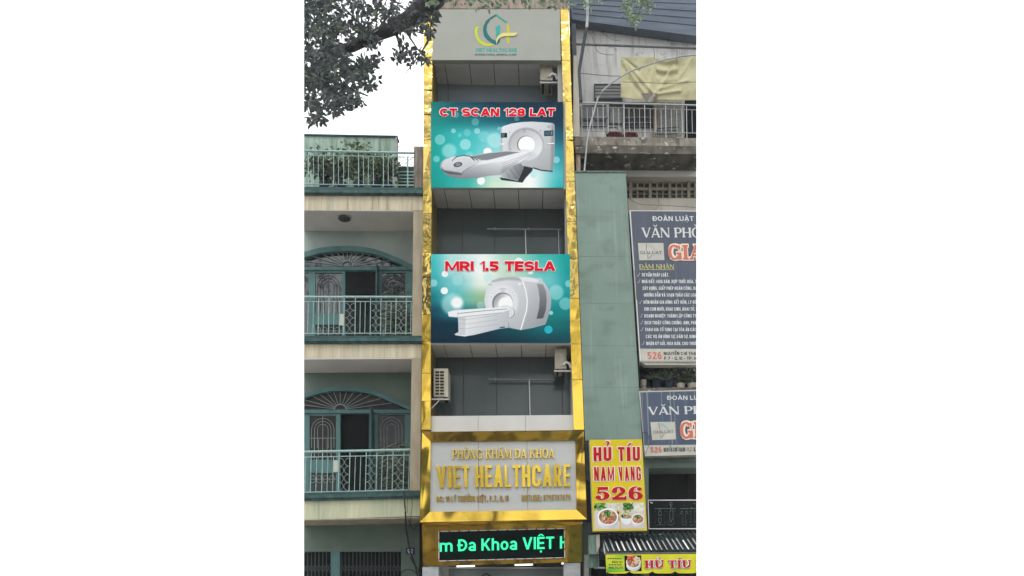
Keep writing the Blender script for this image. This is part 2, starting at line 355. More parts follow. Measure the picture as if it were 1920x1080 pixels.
    if ch == 'J': return V(R, .28, 1) + A(hw, .28, hw, .28, 180, 360)
    if ch == 'A': return L(T * .52, 0, hw, 1, 1.04) + L(w - T * .52, 0, hw, 1, 1.04) + B(w * .25, w * .75, .2)
    if ch == 'V': return L(hw, 0, T * .52, 1, 1.04) + L(hw, 0, w - T * .52, 1, 1.04)
    if ch == 'X': return L(T * .52, 0, w - T * .52, 1, 1.05) + L(w - T * .52, 0, T * .52, 1, 1.05)
    if ch == 'Y': return V(hw - T / 2, 0, .45) + L(hw, .4, T * .52, 1, 1.02) + L(hw, .4, w - T * .52, 1, 1.02)
    if ch == 'N': return V(0) + V(R) + L(R + T * .3, 0, T * .7, 1, 1.05)
    if ch == 'M': return V(0) + V(R) + L(hw, .08, T * .6, 1, .95) + L(hw, .08, w - T * .6, 1, .95)
    if ch == 'W': return L(w * .27, 0, T * .5, 1, .95) + L(w * .27, 0, hw, .95, .95) + L(w * .73, 0, hw, .95, .95) + L(w * .73, 0, w - T * .5, 1, .95)
    if ch == 'Z': return B(0, w, 0) + B(0, w, 1 - t) + L(T * .6, t, w - T * .6, 1 - t)
    if ch == '.': return [[(0, 0), (T, 0), (T, T), (0, T)]]
    if ch == ',': return [[(0, 0), (T, 0), (T, T), (0, T)], [(0, -.14), (T * .5, -.14), (T, 0), (T * .4, 0)]]
    if ch == ':': return [[(0, 0), (T, 0), (T, T), (0, T)], [(0, .5), (T, .5), (T, .5 + T), (0, .5 + T)]]
    if ch == '-': return B(0, w, .38)
    if ch == 'o': return ring(w, 0, .76)
    if ch == 'h': return V(0) + V(R, 0, .5) + A(hw, .48, hw, .28, 0, 180)
    if ch == 'a': return V(R, 0, .5) + A(hw, .48, hw, .28, 0, 160) + A(hw, .21, hw, .225, 0, 360, 12)
    if ch == 'm': hh = (w + T) / 2; return V(0, 0, .74) + V(hh - T, 0, .5) + V(R, 0, .5) + A(hh / 2, .5, hh / 2, .26, 0, 180) + A(hh - T + hh / 2, .5, hh / 2, .26, 0, 180)
    return V(0)
def marks(cs, w, T, t):
    o = []; c = w / 2; T = min(T, .16); t = min(t, .12); y = 1.07
    for m_ in cs:
        if m_ == '\u0302' or m_ == '\u0306':
            s_ = 1 if m_ == '\u0302' else -1
            ya, yb = (y, y + .17) if s_ > 0 else (y + .17, y)
            for d in (-1, 1): o.append([(c + d * .2 - T / 2, ya), (c + d * .2 + T / 2, ya), (c + T / 2, yb), (c - T / 2, yb)])
            c2 = c + .16; yy_ = y + .14
        else: c2, yy_ = c, y
        if m_ == '\u0300': o.append([(c2 + .04, yy_), (c2 + .04 + T, yy_), (c2 - .08, yy_ + .22), (c2 - .08 - T, yy_ + .22)]) if len(cs) == 1 else o.append([(c + .2, y + .16), (c + .2 + T, y + .16), (c + .1, y + .36), (c + .1 - T, y + .36)])
        if m_ == '\u0301':
            x_ = c - .02 if len(cs) == 1 else c + .18; y_ = y if len(cs) == 1 else y + .12
            o.append([(x_ - T * .6, y_), (x_ + T * .4, y_), (x_ + T + .12, y_ + .22), (x_ + .12, y_ + .22)])
        if m_ == '\u0303':
            y_ = y + (.02 if len(cs) == 1 else .2)
            o += [[(c - .24, y_), (c - .1, y_ + .1), (c - .1, y_ + .1 + t), (c - .24, y_ + t)], [(c - .1, y_ + .1), (c + .1, y_), (c + .1, y_ + t), (c - .1, y_ + .1 + t)], [(c + .1, y_), (c + .24, y_ + .1), (c + .24, y_ + .1 + t), (c + .1, y_ + t)]]
        if m_ == '\u0309':
            y_ = y + (0 if len(cs) == 1 else .16)
            o += [[(c - .03, y_), (c + t * .8 - .03, y_), (c + t * .8 - .03, y_ + .12), (c - .03, y_ + .12)], [(c - .03, y_ + .1), (c + .12, y_ + .1), (c + .12, y_ + .1 + t), (c - .03, y_ + .1 + t)],
                  [(c + .04, y_ + .16), (c + .04 + t, y_ + .16), (c + .04 + t, y_ + .3), (c + .04, y_ + .3)], [(c - .12, y_ + .26), (c + .1, y_ + .26), (c + .1, y_ + .26 + t * .8), (c - .12, y_ + .26 + t * .8)]]
        if m_ == '\u0323': o.append([(c - T * .5, -.12 - T), (c + T * .5, -.12 - T), (c + T * .5, -.12), (c - T * .5, -.12)])
        if m_ == '\u031b': o += [[(w - T * .4, .86), (w + T * .7, .9), (w + T * .7, 1.12), (w - T * .1, 1.12)]]
    return o
def sans_layout(s, ratio, T, t, gap=None):
    gap = T * .5 + .02 if gap is None else gap; fix = var = 0; items = []
    for ch in s:
        if ch == ' ': items.append((' ', '', .34)); var += .34; continue
        bar = ch == 'Đ'; nf = unicodedata.normalize('NFD', 'D' if bar else ch); b_, cs = nf[0], nf[1:]
        if b_ in 'I.,:': items.append((b_, cs, None)); fix += T + gap
        else: w = _W.get(b_, .7); items.append((b_ + ('/' if bar else ''), cs, w)); var += w; fix += gap
    c = max(.15, (ratio - fix + gap) / var) if var else 1
    x = 0; out = []
    for b_, cs, w in items:
        if b_ == ' ': x += w * c; continue
        ww = T if w is None else w * c
        Tg = T if w is None else min(T, ww * (.19 if b_[0] in 'MWm' else .34 if b_[0] in 'NKXAV' else .38)); tg = min(t, max(Tg * 1.0, t * .7))
        pol = sans_glyph(b_[0], ww, Tg, tg) + marks(cs, ww, Tg, tg)
        if b_.endswith('/'): pol += [[(-T * .45, .5 - t / 2), (ww * .5, .5 - t / 2), (ww * .5, .5 + t / 2), (-T * .45, .5 + t / 2)]]
        out.append((b_[0], x, ww, pol)); x += ww + gap
    return out
def place_polys(mb, pols, xo, ratio, q, Y, thick, sx, sy, z0, clip):
    for n_, pl in enumerate(pols):
        fr = []
        for (x, y) in pl:
            px, py = quadmap(q, (x + xo) / ratio, y); px += sx; py += sy
            if clip: px = min(max(px, clip[0]), clip[1])
            fr.append(W(px, py, Y - thick - z0 - n_ * .00004))
        k = len(fr)
        if thick:
            bk = [Vector((p_.x, Y, p_.z)) for p_ in fr]
            mb.add(fr + bk, [tuple(range(k))] + [(i, i + k, (i + 1) % k + k, (i + 1) % k) for i in range(k)])
        else: mb.add(fr, [tuple(range(k))])
def text(s, q, Y, bold=0.0, thick=0.0, mb=None, res=3, clip=None, dx=0, dy=0, full=True, ring=0.0, gap=None):
    """one line of sans lettering fitted between the corners q on plane Y; ring: grown all round, for outlines"""
    mb = mb or MB()
    hpx = math.hypot(q[0][0] - q[3][0], q[0][1] - q[3][1]); wpx = math.hypot(q[1][0] - q[0][0], q[1][1] - q[0][1]); ratio = wpx / hpx
    T, t = .13 + 2 * bold, .12 + 1.5 * bold
    lay = sans_layout(s, ratio, T, t, gap)
    sh_ = [(0, 0)] + ([(ring * hpx * math.cos(math.tau * k / 8), ring * hpx * math.sin(math.tau * k / 8)) for k in range(8)] if ring else [])
    for n_, (sx, sy) in enumerate(sh_):
        for j_, (ch, x, w_, pol) in enumerate(lay): place_polys(mb, pol, x, ratio, q, Y, thick, sx + dx, sy + dy, n_ * .0008 * (1 if ring else 0), clip)
    return mb

# a slab/roman serif face drawn with strokes: cap height 1, x from 0 to the glyph's width
def _glyphs(T, t, sh, so):
    G = {}
    def V(x, y0=0, y1=1, w=T): return [[(x - w / 2, y0), (x + w / 2, y0), (x + w / 2, y1), (x - w / 2, y1)]]
    def Hh(x0, x1, y, w=t): return [[(x0, y - w / 2), (x1, y - w / 2), (x1, y + w / 2), (x0, y + w / 2)]]
    def S(x, top, w=T): y0 = 1 - sh if top else 0; return [[(x - w / 2 - so, y0), (x + w / 2 + so, y0), (x + w / 2 + so, y0 + sh), (x - w / 2 - so, y0 + sh)]]
    def Ln(xa, ya, xb, yb, w): return [[(xa - w / 2, ya), (xa + w / 2, ya), (xb + w / 2, yb), (xb - w / 2, yb)]]
    def Arc(cx, cy, rx, ry, a0, a1, wx=T, wy=t, n=14):
        o = []
        for i in range(n):
            A, B = math.radians(lerp(a0, a1, i / n)), math.radians(lerp(a0, a1, (i + 1) / n))
            o.append([(cx + rx * math.cos(A), cy + ry * math.sin(A)), (cx + rx * math.cos(B), cy + ry * math.sin(B)),
                      (cx + (rx - wx) * math.cos(B), cy + (ry - wy) * math.sin(B)), (cx + (rx - wx) * math.cos(A), cy + (ry - wy) * math.sin(A))])
        return o
    def disc(cx, cy, r): return [[(cx + r * math.cos(k * math.pi / 6), cy + r * math.sin(k * math.pi / 6)) for k in range(12)]]
    e = so + T / 2
    G['H'] = (.95, V(e) + V(.95 - e) + S(e, 1) + S(e, 0) + S(.95 - e, 1) + S(.95 - e, 0) + Hh(e, .95 - e, .5))
    G['I'] = (.45, V(.225) + S(.225, 1) + S(.225, 0))
    G['P'] = (.8, V(e) + S(e, 0) + Hh(0, .45, 1 - t / 2) + Hh(e, .45, .46) + Arc(.45, .73 - t / 4, .35, .27 + t / 4, -90, 90))
    G['D'] = (.95, V(e) + Hh(0, .45, 1 - t / 2) + Hh(0, .45, t / 2) + Arc(.42, .5, .5, .5, -90, 90))
    G['Đ'] = (.95, G['D'][1] + Hh(-.04, .42, .5))
    G['O'] = (.95, Arc(.475, .5, .475, .52, 0, 360, n=24))
    G['N'] = (.95, V(so + t / 2, w=t) + V(.95 - so - t / 2, w=t) + S(so + t / 2, 0, t) + S(.95 - so - t / 2, 1, t) + Ln(.95 - so - t, 0, so + t * .6, 1, T * 1.2) + Hh(0, so + t, 1 - sh / 2, sh))
    G['M'] = (1.15, V(so + t / 2, w=t) + V(1.15 - e) + S(so + t / 2, 0, t) + S(1.15 - e, 0) + S(1.15 - e, 1) + Ln(.54, .12, so + t, 1, T) + Ln(.54, .12, 1.15 - e, 1, t) + Hh(0, so + t, 1 - sh / 2, sh))
    G['A'] = (.95, Ln(so + .02, 0, .475, 1, t * 1.2) + Ln(.95 - e + .02, 0, .475, 1, T) + Hh(.25, .68, .3) + S(so + .04, 0, t) + S(.95 - e, 0))
    G['V'] = (.95, Ln(.475, 0, e - .02, 1, T) + Ln(.475, 0, .95 - so - .02, 1, t * 1.2) + S(e, 1) + S(.95 - so - .04, 1, t))
    G['K'] = (.92, V(e) + S(e, 1) + S(e, 0) + Ln(e, .4, .78, 1, t * 1.3) + Ln(.78, 0, .42, .62, T) + S(.76, 1, t) + S(.78, 0, t))
    G['G'] = (.98, Arc(.475, .5, .475, .52, 42, 322, n=20) + V(.86, .02, .42) + Hh(.62, .98, .42, sh) + V(.84, .68, .96, t))
    G['U'] = (.92, V(e, .3) + V(.92 - so - t / 2, .3, 1, t) + S(e, 1) + S(.92 - so - t / 2, 1, t) + Arc(.46, .32, .46 - so, .33, 180, 360, T, t * 1.2))
    G['L'] = (.8, V(e) + S(e, 1) + Hh(0, .76, sh / 2, sh) + V(.76, 0, .32, t))
    G['T'] = (.88, V(.44) + S(.44, 0) + Hh(.02, .86, 1 - sh / 2, sh) + V(.05, .7, 1, t) + V(.83, .7, 1, t))
    G['5'] = (.78, Hh(.12, .68, 1 - T * .45, T * .9) + V(.14, .5, 1, t) + Arc(.34, .32, .42, .34, -150, 140, T * 1.15, t) + disc(.13, .2, T * .6))
    G['2'] = (.8, Arc(.38, .7, .38, .3, -20, 190, T * 1.1, t) + Ln(.02 + t, .1, .66, .62, T * .9) + Hh(0, .78, T * .42, T * .85) + disc(.14, .66, T * .6) + V(.75, 0, .3, t))
    G['6'] = (.8, Arc(.4, .31, .4, .32, 0, 360, T * 1.1, t, 20) + Arc(.44, .5, .44, .52, 75, 190, T * 1.1, t) + disc(.64, .82, T * .55))
    ac = {'grave': lambda c: Ln(c + .1, 1.1, c - .12, 1.32, .14), 'acute': lambda c: Ln(c - .1, 1.1, c + .12, 1.32, .14),
          'breve': lambda c: Arc(c, 1.3, .2, .2, 180, 360, .08, .09), 'circ': lambda c: Ln(c - .18, 1.06, c, 1.24, .09) + Ln(c + .18, 1.06, c, 1.24, .09),
          'dot': lambda c: disc(c, -.17, .085), 'hook': lambda c: Arc(c, 1.27, .13, .11, -60, 180, .08, .08) + V(c + .01, 1.06, 1.2, .08)}
    for ch, b, acs in (('Ò', 'O', ['grave']), ('Á', 'A', ['acute']), ('Ă', 'A', ['breve']), ('Ậ', 'A', ['circ', 'dot']), ('Ả', 'A', ['hook']), ('Ủ', 'U', ['hook']), ('Í', 'I', ['acute'])):
        w, g = G[b]; g = list(g)
        for a in acs: g = g + ac[a](w / 2)
        G[ch] = (w, g)
    return G
_gc = {}
def serif(s, T=.2, t=.09, sh=.09, so=.09, sp=.08, extr=False, grow=0.0):
    k = (T, t, sh, so)
    if k not in _gc: _gc[k] = _glyphs(*k)
    x = 0; v = []; f = []; z = 0
    for ch in s:
        if ch == ' ': x += .45; continue
        w, polys = _gc[k][ch]
        for pl in polys:
            n = len(pl); b = len(v)
            cx = sum(p[0] for p in pl) / n; cy = sum(p[1] for p in pl) / n
            if grow:
                pp = []
                for p in pl:
                    dx, dy = p[0] - cx, p[1] - cy
                    pp.append((p[0] + math.copysign(grow, dx), p[1] + math.copysign(grow, dy)))
                pl = pp
            v += [(x + p[0], p[1], 0.001 + z) for p in pl]; f.append(tuple(b + i for i in range(n)))
            if extr:
                v += [(x + p[0], p[1], -1) for p in pl]
                f += [(b + i, b + n + i, b + n + (i + 1) % n, b + (i + 1) % n) for i in range(n)]
            z += .00001
        x += w + sp
    return v, f, 0.0, 1.0

def stext(s, q, Y, thick=0.0, mb=None, clip=None, dx=0, dy=0, dz=.0002, **k):
    mb = mb or MB()
    v, f, base, cap = serif(s, extr=bool(thick), **k)
    x0 = min(a[0] for a in v); x1 = max(a[0] for a in v); out = []
    for a in v:
        px, py = quadmap(q, (a[0] - x0) / (x1 - x0), a[1]); px += dx; py += dy
        if clip: px = min(max(px, clip[0]), clip[1])
        if a[2] > 0: p = W(px, py, Y - thick - a[2] * 4 - .0)    # each stroke a hair in front of the one before
        else: p = W(px, py, Y - thick); p.y = Y
        out.append(p)
    mb.add(out, f); return mb

def Z(ox, oy, s):
    """photo pixel from a point read off an enlarged crop"""
    return lambda x, y: (ox + x / s, oy + y / s)

# ------------------------------------------------------------------ printed pictures, rasterised here with numpy
class Canvas:
    def __init__(s, x0, y0, x1, y1, w):
        s.x0, s.y0, s.x1, s.y1 = x0, y0, x1, y1; s.w = w; s.h = int(round(w * (y1 - y0) / (x1 - x0)))
        X = x0 + (np.arange(s.w) + .5) * (x1 - x0) / s.w; Yy = y0 + (np.arange(s.h) + .5) * (y1 - y0) / s.h
        s.X, s.Y = np.meshgrid(X, Yy); s.a = np.zeros((s.h, s.w, 3)); s.k = s.w / (x1 - x0)
    def col(s, c):
        if callable(c): return np.asarray(c(s.X, s.Y))
        return np.asarray(c, float)[None, None, :]
    def blur(s, m, r):
        r = int(round(r * s.k))
        if r < 1: return m
        for _ in range(3):
            for ax in (0, 1):
                p = np.pad(m, [(r, r) if i == ax else (0, 0) for i in (0, 1)], mode='edge')
                c = np.cumsum(p, axis=ax); c = np.insert(c, 0, 0, axis=ax)
                m = (np.take(c, range(2 * r + 1, c.shape[ax]), axis=ax) - np.take(c, range(0, c.shape[ax] - 2 * r - 1), axis=ax)) / (2 * r + 1)
        return m
    def put(s, m, c, al=1.0):
        m = (m * al)[..., None]; s.a = s.a * (1 - m) + s.col(c) * m
    def polymask(s, pts):
        m = np.zeros(s.X.shape, bool); n = len(pts)
        for i in range(n):
            (ax, ay), (bx, by) = pts[i], pts[(i + 1) % n]
            if ay == by: continue
            c = ((s.Y >= min(ay, by)) & (s.Y < max(ay, by)) & (s.X < (bx - ax) * (s.Y - ay) / (by - ay) + ax)); m ^= c
        return m.astype(float)
    def aa(s, m):
        p = np.pad(m, 1, mode='edge'); return (p[:-2, 1:-1] + p[2:, 1:-1] + p[1:-1, :-2] + p[1:-1, 2:] + 2 * m) / 6
    def poly(s, pts, c, soft=0, al=1.0, clip=None):
        m = s.polymask(pts); m = s.blur(m, soft) if soft else s.aa(m)
        if clip is not None: m = m * clip
        s.put(m, c, al); return m
    def ell(s, cx, cy, rx, ry, c, soft=0, al=1.0, rot=0, clip=None, ring=None):
        co, si = math.cos(rot), math.sin(rot); dx, dy = s.X - cx, s.Y - cy
        r = np.sqrt(((dx * co + dy * si) / rx) ** 2 + ((-dx * si + dy * co) / ry) ** 2)
        e = max(soft, .7 / s.k) / min(rx, ry)
        m = np.clip((1 - r) / e + .5, 0, 1)
        if ring: m = m * (1 - np.clip((1 - ring / min(rx, ry) - r) / e + .5, 0, 1))
        if clip is not None: m = m * clip
        s.put(m, c, al); return m
    def line(s, pts, w, c, al=1.0, soft=0, clip=None):
        d = np.full(s.X.shape, 1e9)
        for (ax, ay), (bx, by) in zip(pts, pts[1:]):
            L2 = (bx - ax) ** 2 + (by - ay) ** 2 + 1e-9
            t = np.clip(((s.X - ax) * (bx - ax) + (s.Y - ay) * (by - ay)) / L2, 0, 1)
            d = np.minimum(d, np.hypot(s.X - ax - t * (bx - ax), s.Y - ay - t * (by - ay)))
        m = np.clip((w / 2 - d) / max(soft, .8 / s.k) + .5, 0, 1)
        if clip is not None: m = m * clip
        s.put(m, c, al)
    def noise(s, n, amp):
        g = rng.random((s.h // n + 2, s.w // n + 2)); g = np.kron(g, np.ones((n, n)))[:s.h, :s.w]
        s.a = np.clip(s.a + (s.blur(g, n / s.k / 2)[..., None] - .5) * amp, 0, 1)
    def mat(s, name, rough=.5):
        im = bpy.data.images.new(name, s.w, s.h)
        px = np.ones((s.h, s.w, 4), np.float32); px[..., :3] = np.clip(s.a, 0, 1)[::-1]
        im.pixels.foreach_set(px.ravel()); im.update(); im.pack()
        mt = bpy.data.materials.new(name); mt.use_nodes = True; N = mt.node_tree.nodes
        t = N.new('ShaderNodeTexImage'); t.image = im; b = N['Principled BSDF']; b.inputs['Roughness'].default_value = rough; b.inputs['Specular IOR Level'].default_value = .05
        g = N.new('ShaderNodeMixRGB'); g.blend_type = 'MULTIPLY'; g.inputs[0].default_value = 1; g.inputs[2].default_value = (.88, .88, .88, 1)
        mt.node_tree.links.new(t.outputs[0], g.inputs[1]); mt.node_tree.links.new(g.outputs[0], b.inputs['Base Color']); return mt

def g2(c0, p0, c1, p1):
    c0, c1 = np.asarray(c0, float), np.asarray(c1, float); dx, dy = p1[0] - p0[0], p1[1] - p0[1]; L2 = dx * dx + dy * dy
    def f(X, Y):
        t = np.clip(((X - p0[0]) * dx + (Y - p0[1]) * dy) / L2, 0, 1)[..., None]; return c0 * (1 - t) + c1 * t
    return f
def hx(*c): return tuple(v / 255 for v in c)

def bilerp_bg(cv, cols, xs, ys):
    """smooth background from a small grid of colours"""
    u = np.interp(cv.X, xs, np.arange(len(xs))); v = np.interp(cv.Y, ys, np.arange(len(ys)))
    i = np.clip(u.astype(int), 0, len(xs) - 2); j = np.clip(v.astype(int), 0, len(ys) - 2)
    fu = (u - i); fv = (v - j); fu = fu * fu * (3 - 2 * fu); fv = fv * fv * (3 - 2 * fv)
    A = np.asarray(cols, float) / 255; fu, fv = fu[..., None], fv[..., None]
    cv.a = (A[j, i] * (1 - fu) + A[j, i + 1] * fu) * (1 - fv) + (A[j + 1, i] * (1 - fu) + A[j + 1, i + 1] * fu) * fv

def pic_ct():
    c = Canvas(160, 62, 1568, 978, 820)
    bilerp_bg(c, [[(12, 120, 116), (10, 78, 92), (8, 52, 70), (8, 44, 62), (8, 44, 62)],
                  [(10, 140, 132), (14, 120, 124), (12, 96, 112), (10, 60, 80), (8, 50, 70)],
                  [(20, 160, 152), (60, 190, 190), (110, 205, 210), (40, 140, 150), (16, 90, 110)],
                  [(16, 164, 154), (70, 200, 200), (150, 220, 220), (120, 200, 205), (40, 150, 160)],
                  [(10, 158, 150), (40, 180, 172), (200, 230, 214), (250, 252, 250), (70, 186, 190)],
                  [(8, 150, 142), (60, 180, 168), (215, 236, 212), (252, 254, 252), (40, 180, 180)]],
              [160, 500, 850, 1200, 1568], [62, 250, 430, 620, 850, 978])
    for x, y, r, a, so in ((255, 470, 55, .5, 4), (350, 590, 75, .6, 30), (395, 376, 25, .6, 3), (540, 392, 38, .3, 8), (645, 378, 32, .6, 3), (626, 280, 40, .35, 4), (520, 522, 58, .65, 5),
                           (830, 480, 80, .65, 30), (720, 440, 60, .25, 4), (752, 602, 44, .95, 6), (878, 352, 20, .45, 3), (218, 676, 34, .5, 5), (418, 200, 36, .35, 4), (1066, 246, 26, .35, 3),
                           (688, 906, 42, .95, 8), (1494, 684, 36, .6, 4), (1250, 836, 40, .8, 12), (462, 424, 20, .35, 4), (560, 640, 40, .4, 20)):
        c.ell(x, y, r, r, hx(190, 236, 238) if a < .9 else (1, 1, 1), so, a)
    # gantry
    body = [(895, 345), (925, 325), (1010, 298), (1120, 282), (1230, 278), (1350, 284), (1450, 292), (1474, 310), (1478, 520), (1470, 660), (1455, 800), (1440, 808), (1300, 795), (1150, 760), (1060, 720), (960, 640), (895, 600), (890, 480)]
    gm = c.poly(body, g2(hx(232, 234, 236), (1000, 280), hx(170, 174, 178), (1400, 820)))
    c.poly([(1440, 290), (1476, 310), (1478, 520), (1455, 806), (1436, 808)], hx(120, 124, 130), 8, .6, clip=gm)
    c.poly([(890, 345), (905, 340), (910, 620), (890, 600)], hx(150, 156, 160), 6, .7, clip=gm)
    c.ell(1165, 520, 190, 178, hx(150, 154, 158), 14, .75, clip=gm)
    c.ell(1168, 530, 178, 164, g2(hx(186, 188, 192), (1040, 380), hx(238, 240, 242), (1260, 640)), 18, .95, clip=gm)
    c.ell(1166, 522, 98, 92, hx(110, 114, 120), 4)
    c.ell(1172, 524, 92, 88, (1, 1, 1), 2)
    c.ell(1120, 640, 160, 60, hx(205, 208, 212), 26, .7, clip=gm)
    c.poly([(895, 402), (960, 398), (960, 450), (895, 452)], hx(26, 32, 38)); c.poly([(900, 408), (935, 406), (935, 442), (900, 444)], hx(80, 110, 130))
    c.poly([(1360, 376), (1460, 370), (1460, 428), (1360, 434)], hx(26, 32, 38)); c.poly([(1370, 384), (1425, 380), (1425, 420), (1370, 424)], hx(70, 100, 122)); c.poly([(1432, 380), (1452, 379), (1452, 418), (1432, 420)], hx(120, 140, 150))
    c.poly([(1395, 510), (1470, 504), (1470, 518), (1400, 522)], hx(250, 250, 250)); c.line([(1396, 522), (1470, 519)], 4, hx(90, 94, 98))
    c.poly([(893, 512), (935, 514), (925, 526), (893, 524)], hx(250, 250, 250)); c.ell(1412, 332, 15, 15, hx(110, 116, 124), 2); c.ell(1412, 332, 9, 9, hx(215, 218, 222), 2)
    c.ell(1322, 372, 6, 6, hx(200, 70, 70)); c.ell(1146, 368, 8, 5, hx(90, 94, 98)); c.line([(1128, 388), (1168, 388)], 4, hx(110, 114, 118)); c.ell(988, 392, 5, 5, hx(90, 94, 98))
    c.line([(1250, 770), (1330, 795), (1450, 806)], 12, hx(40, 44, 50), soft=4)
    # foot
    c.poly([(885, 870), (960, 880), (1080, 905), (1120, 820), (1140, 750), (1240, 770), (1235, 800), (1160, 880), (1130, 925), (1090, 920), (905, 898)], hx(44, 48, 54), 1)
    fm = c.poly([(900, 860), (980, 760), (1110, 720), (1145, 770), (1120, 820), (1080, 900), (980, 880)], g2(hx(180, 184, 188), (950, 780), hx(110, 114, 120), (1120, 860)))
    for a, b in (((985, 770), (1070, 885)), ((1030, 745), (1110, 850)), ((955, 815), (1000, 885))): c.line([a, b], 4, hx(80, 84, 90), clip=fm)
    # table
    tb = [(258, 770), (262, 720), (300, 680), (390, 650), (600, 640), (760, 612), (960, 592), (1180, 590), (1225, 600), (1215, 630), (1120, 700), (1020, 760), (905, 845), (760, 855), (640, 880), (500, 888), (380, 872), (300, 830)]
    tm = c.poly(tb, g2(hx(236, 238, 240), (600, 640), hx(128, 132, 138), (560, 900)))
    c.poly([(300, 690), (390, 655), (560, 652), (740, 690), (640, 720), (540, 780), (480, 820), (300, 790), (265, 750)], g2(hx(224, 226, 228), (400, 660), hx(196, 200, 204), (420, 820)), 3, 1, clip=tm)
    c.poly([(265, 770), (300, 800), (480, 830), (480, 846), (350, 836), (280, 806)], hx(80, 84, 90), 4, .9, clip=tm)
    c.line([(482, 846), (500, 805), (560, 770), (690, 712)], 5, hx(110, 114, 120), clip=tm)
    c.poly([(560, 652), (760, 616), (960, 596), (1110, 604), (760, 690), (700, 692)], hx(132, 136, 142), 2)
    c.poly([(700, 692), (760, 690), (1110, 604), (1180, 592), (1222, 602), (1200, 625), (920, 700), (640, 742), (560, 780)], hx(240, 242, 244), 3, .9, clip=tm)
    for dy in (0, 22, 44): c.line([(915, 720 + dy), (1060, 672 + dy * .8), (1215, 604 + dy * .5)], 5, hx(150, 154, 160), .8, 3, clip=tm)
    c.poly([(905, 840), (900, 780), (1000, 740), (1100, 700), (1060, 760)], hx(120, 124, 130), 12, .5, clip=tm)
    c.line([(385, 695), (430, 652), (500, 640), (570, 650), (610, 690)], 11, hx(70, 74, 80)); c.line([(392, 697), (434, 660), (500, 648), (562, 656), (598, 712)], 8, hx(224, 228, 232)); c.line([(585, 655), (650, 690)], 8, hx(90, 94, 100))
    c.ell(440, 736, 46, 26, hx(70, 76, 84), 3, rot=-.2); c.ell(440, 734, 30, 15, hx(160, 168, 174), 3, rot=-.2); c.line([(415, 740), (462, 726)], 6, hx(60, 64, 70))
    c.noise(3, .035); return c.mat('printed_scanner_picture', .42)

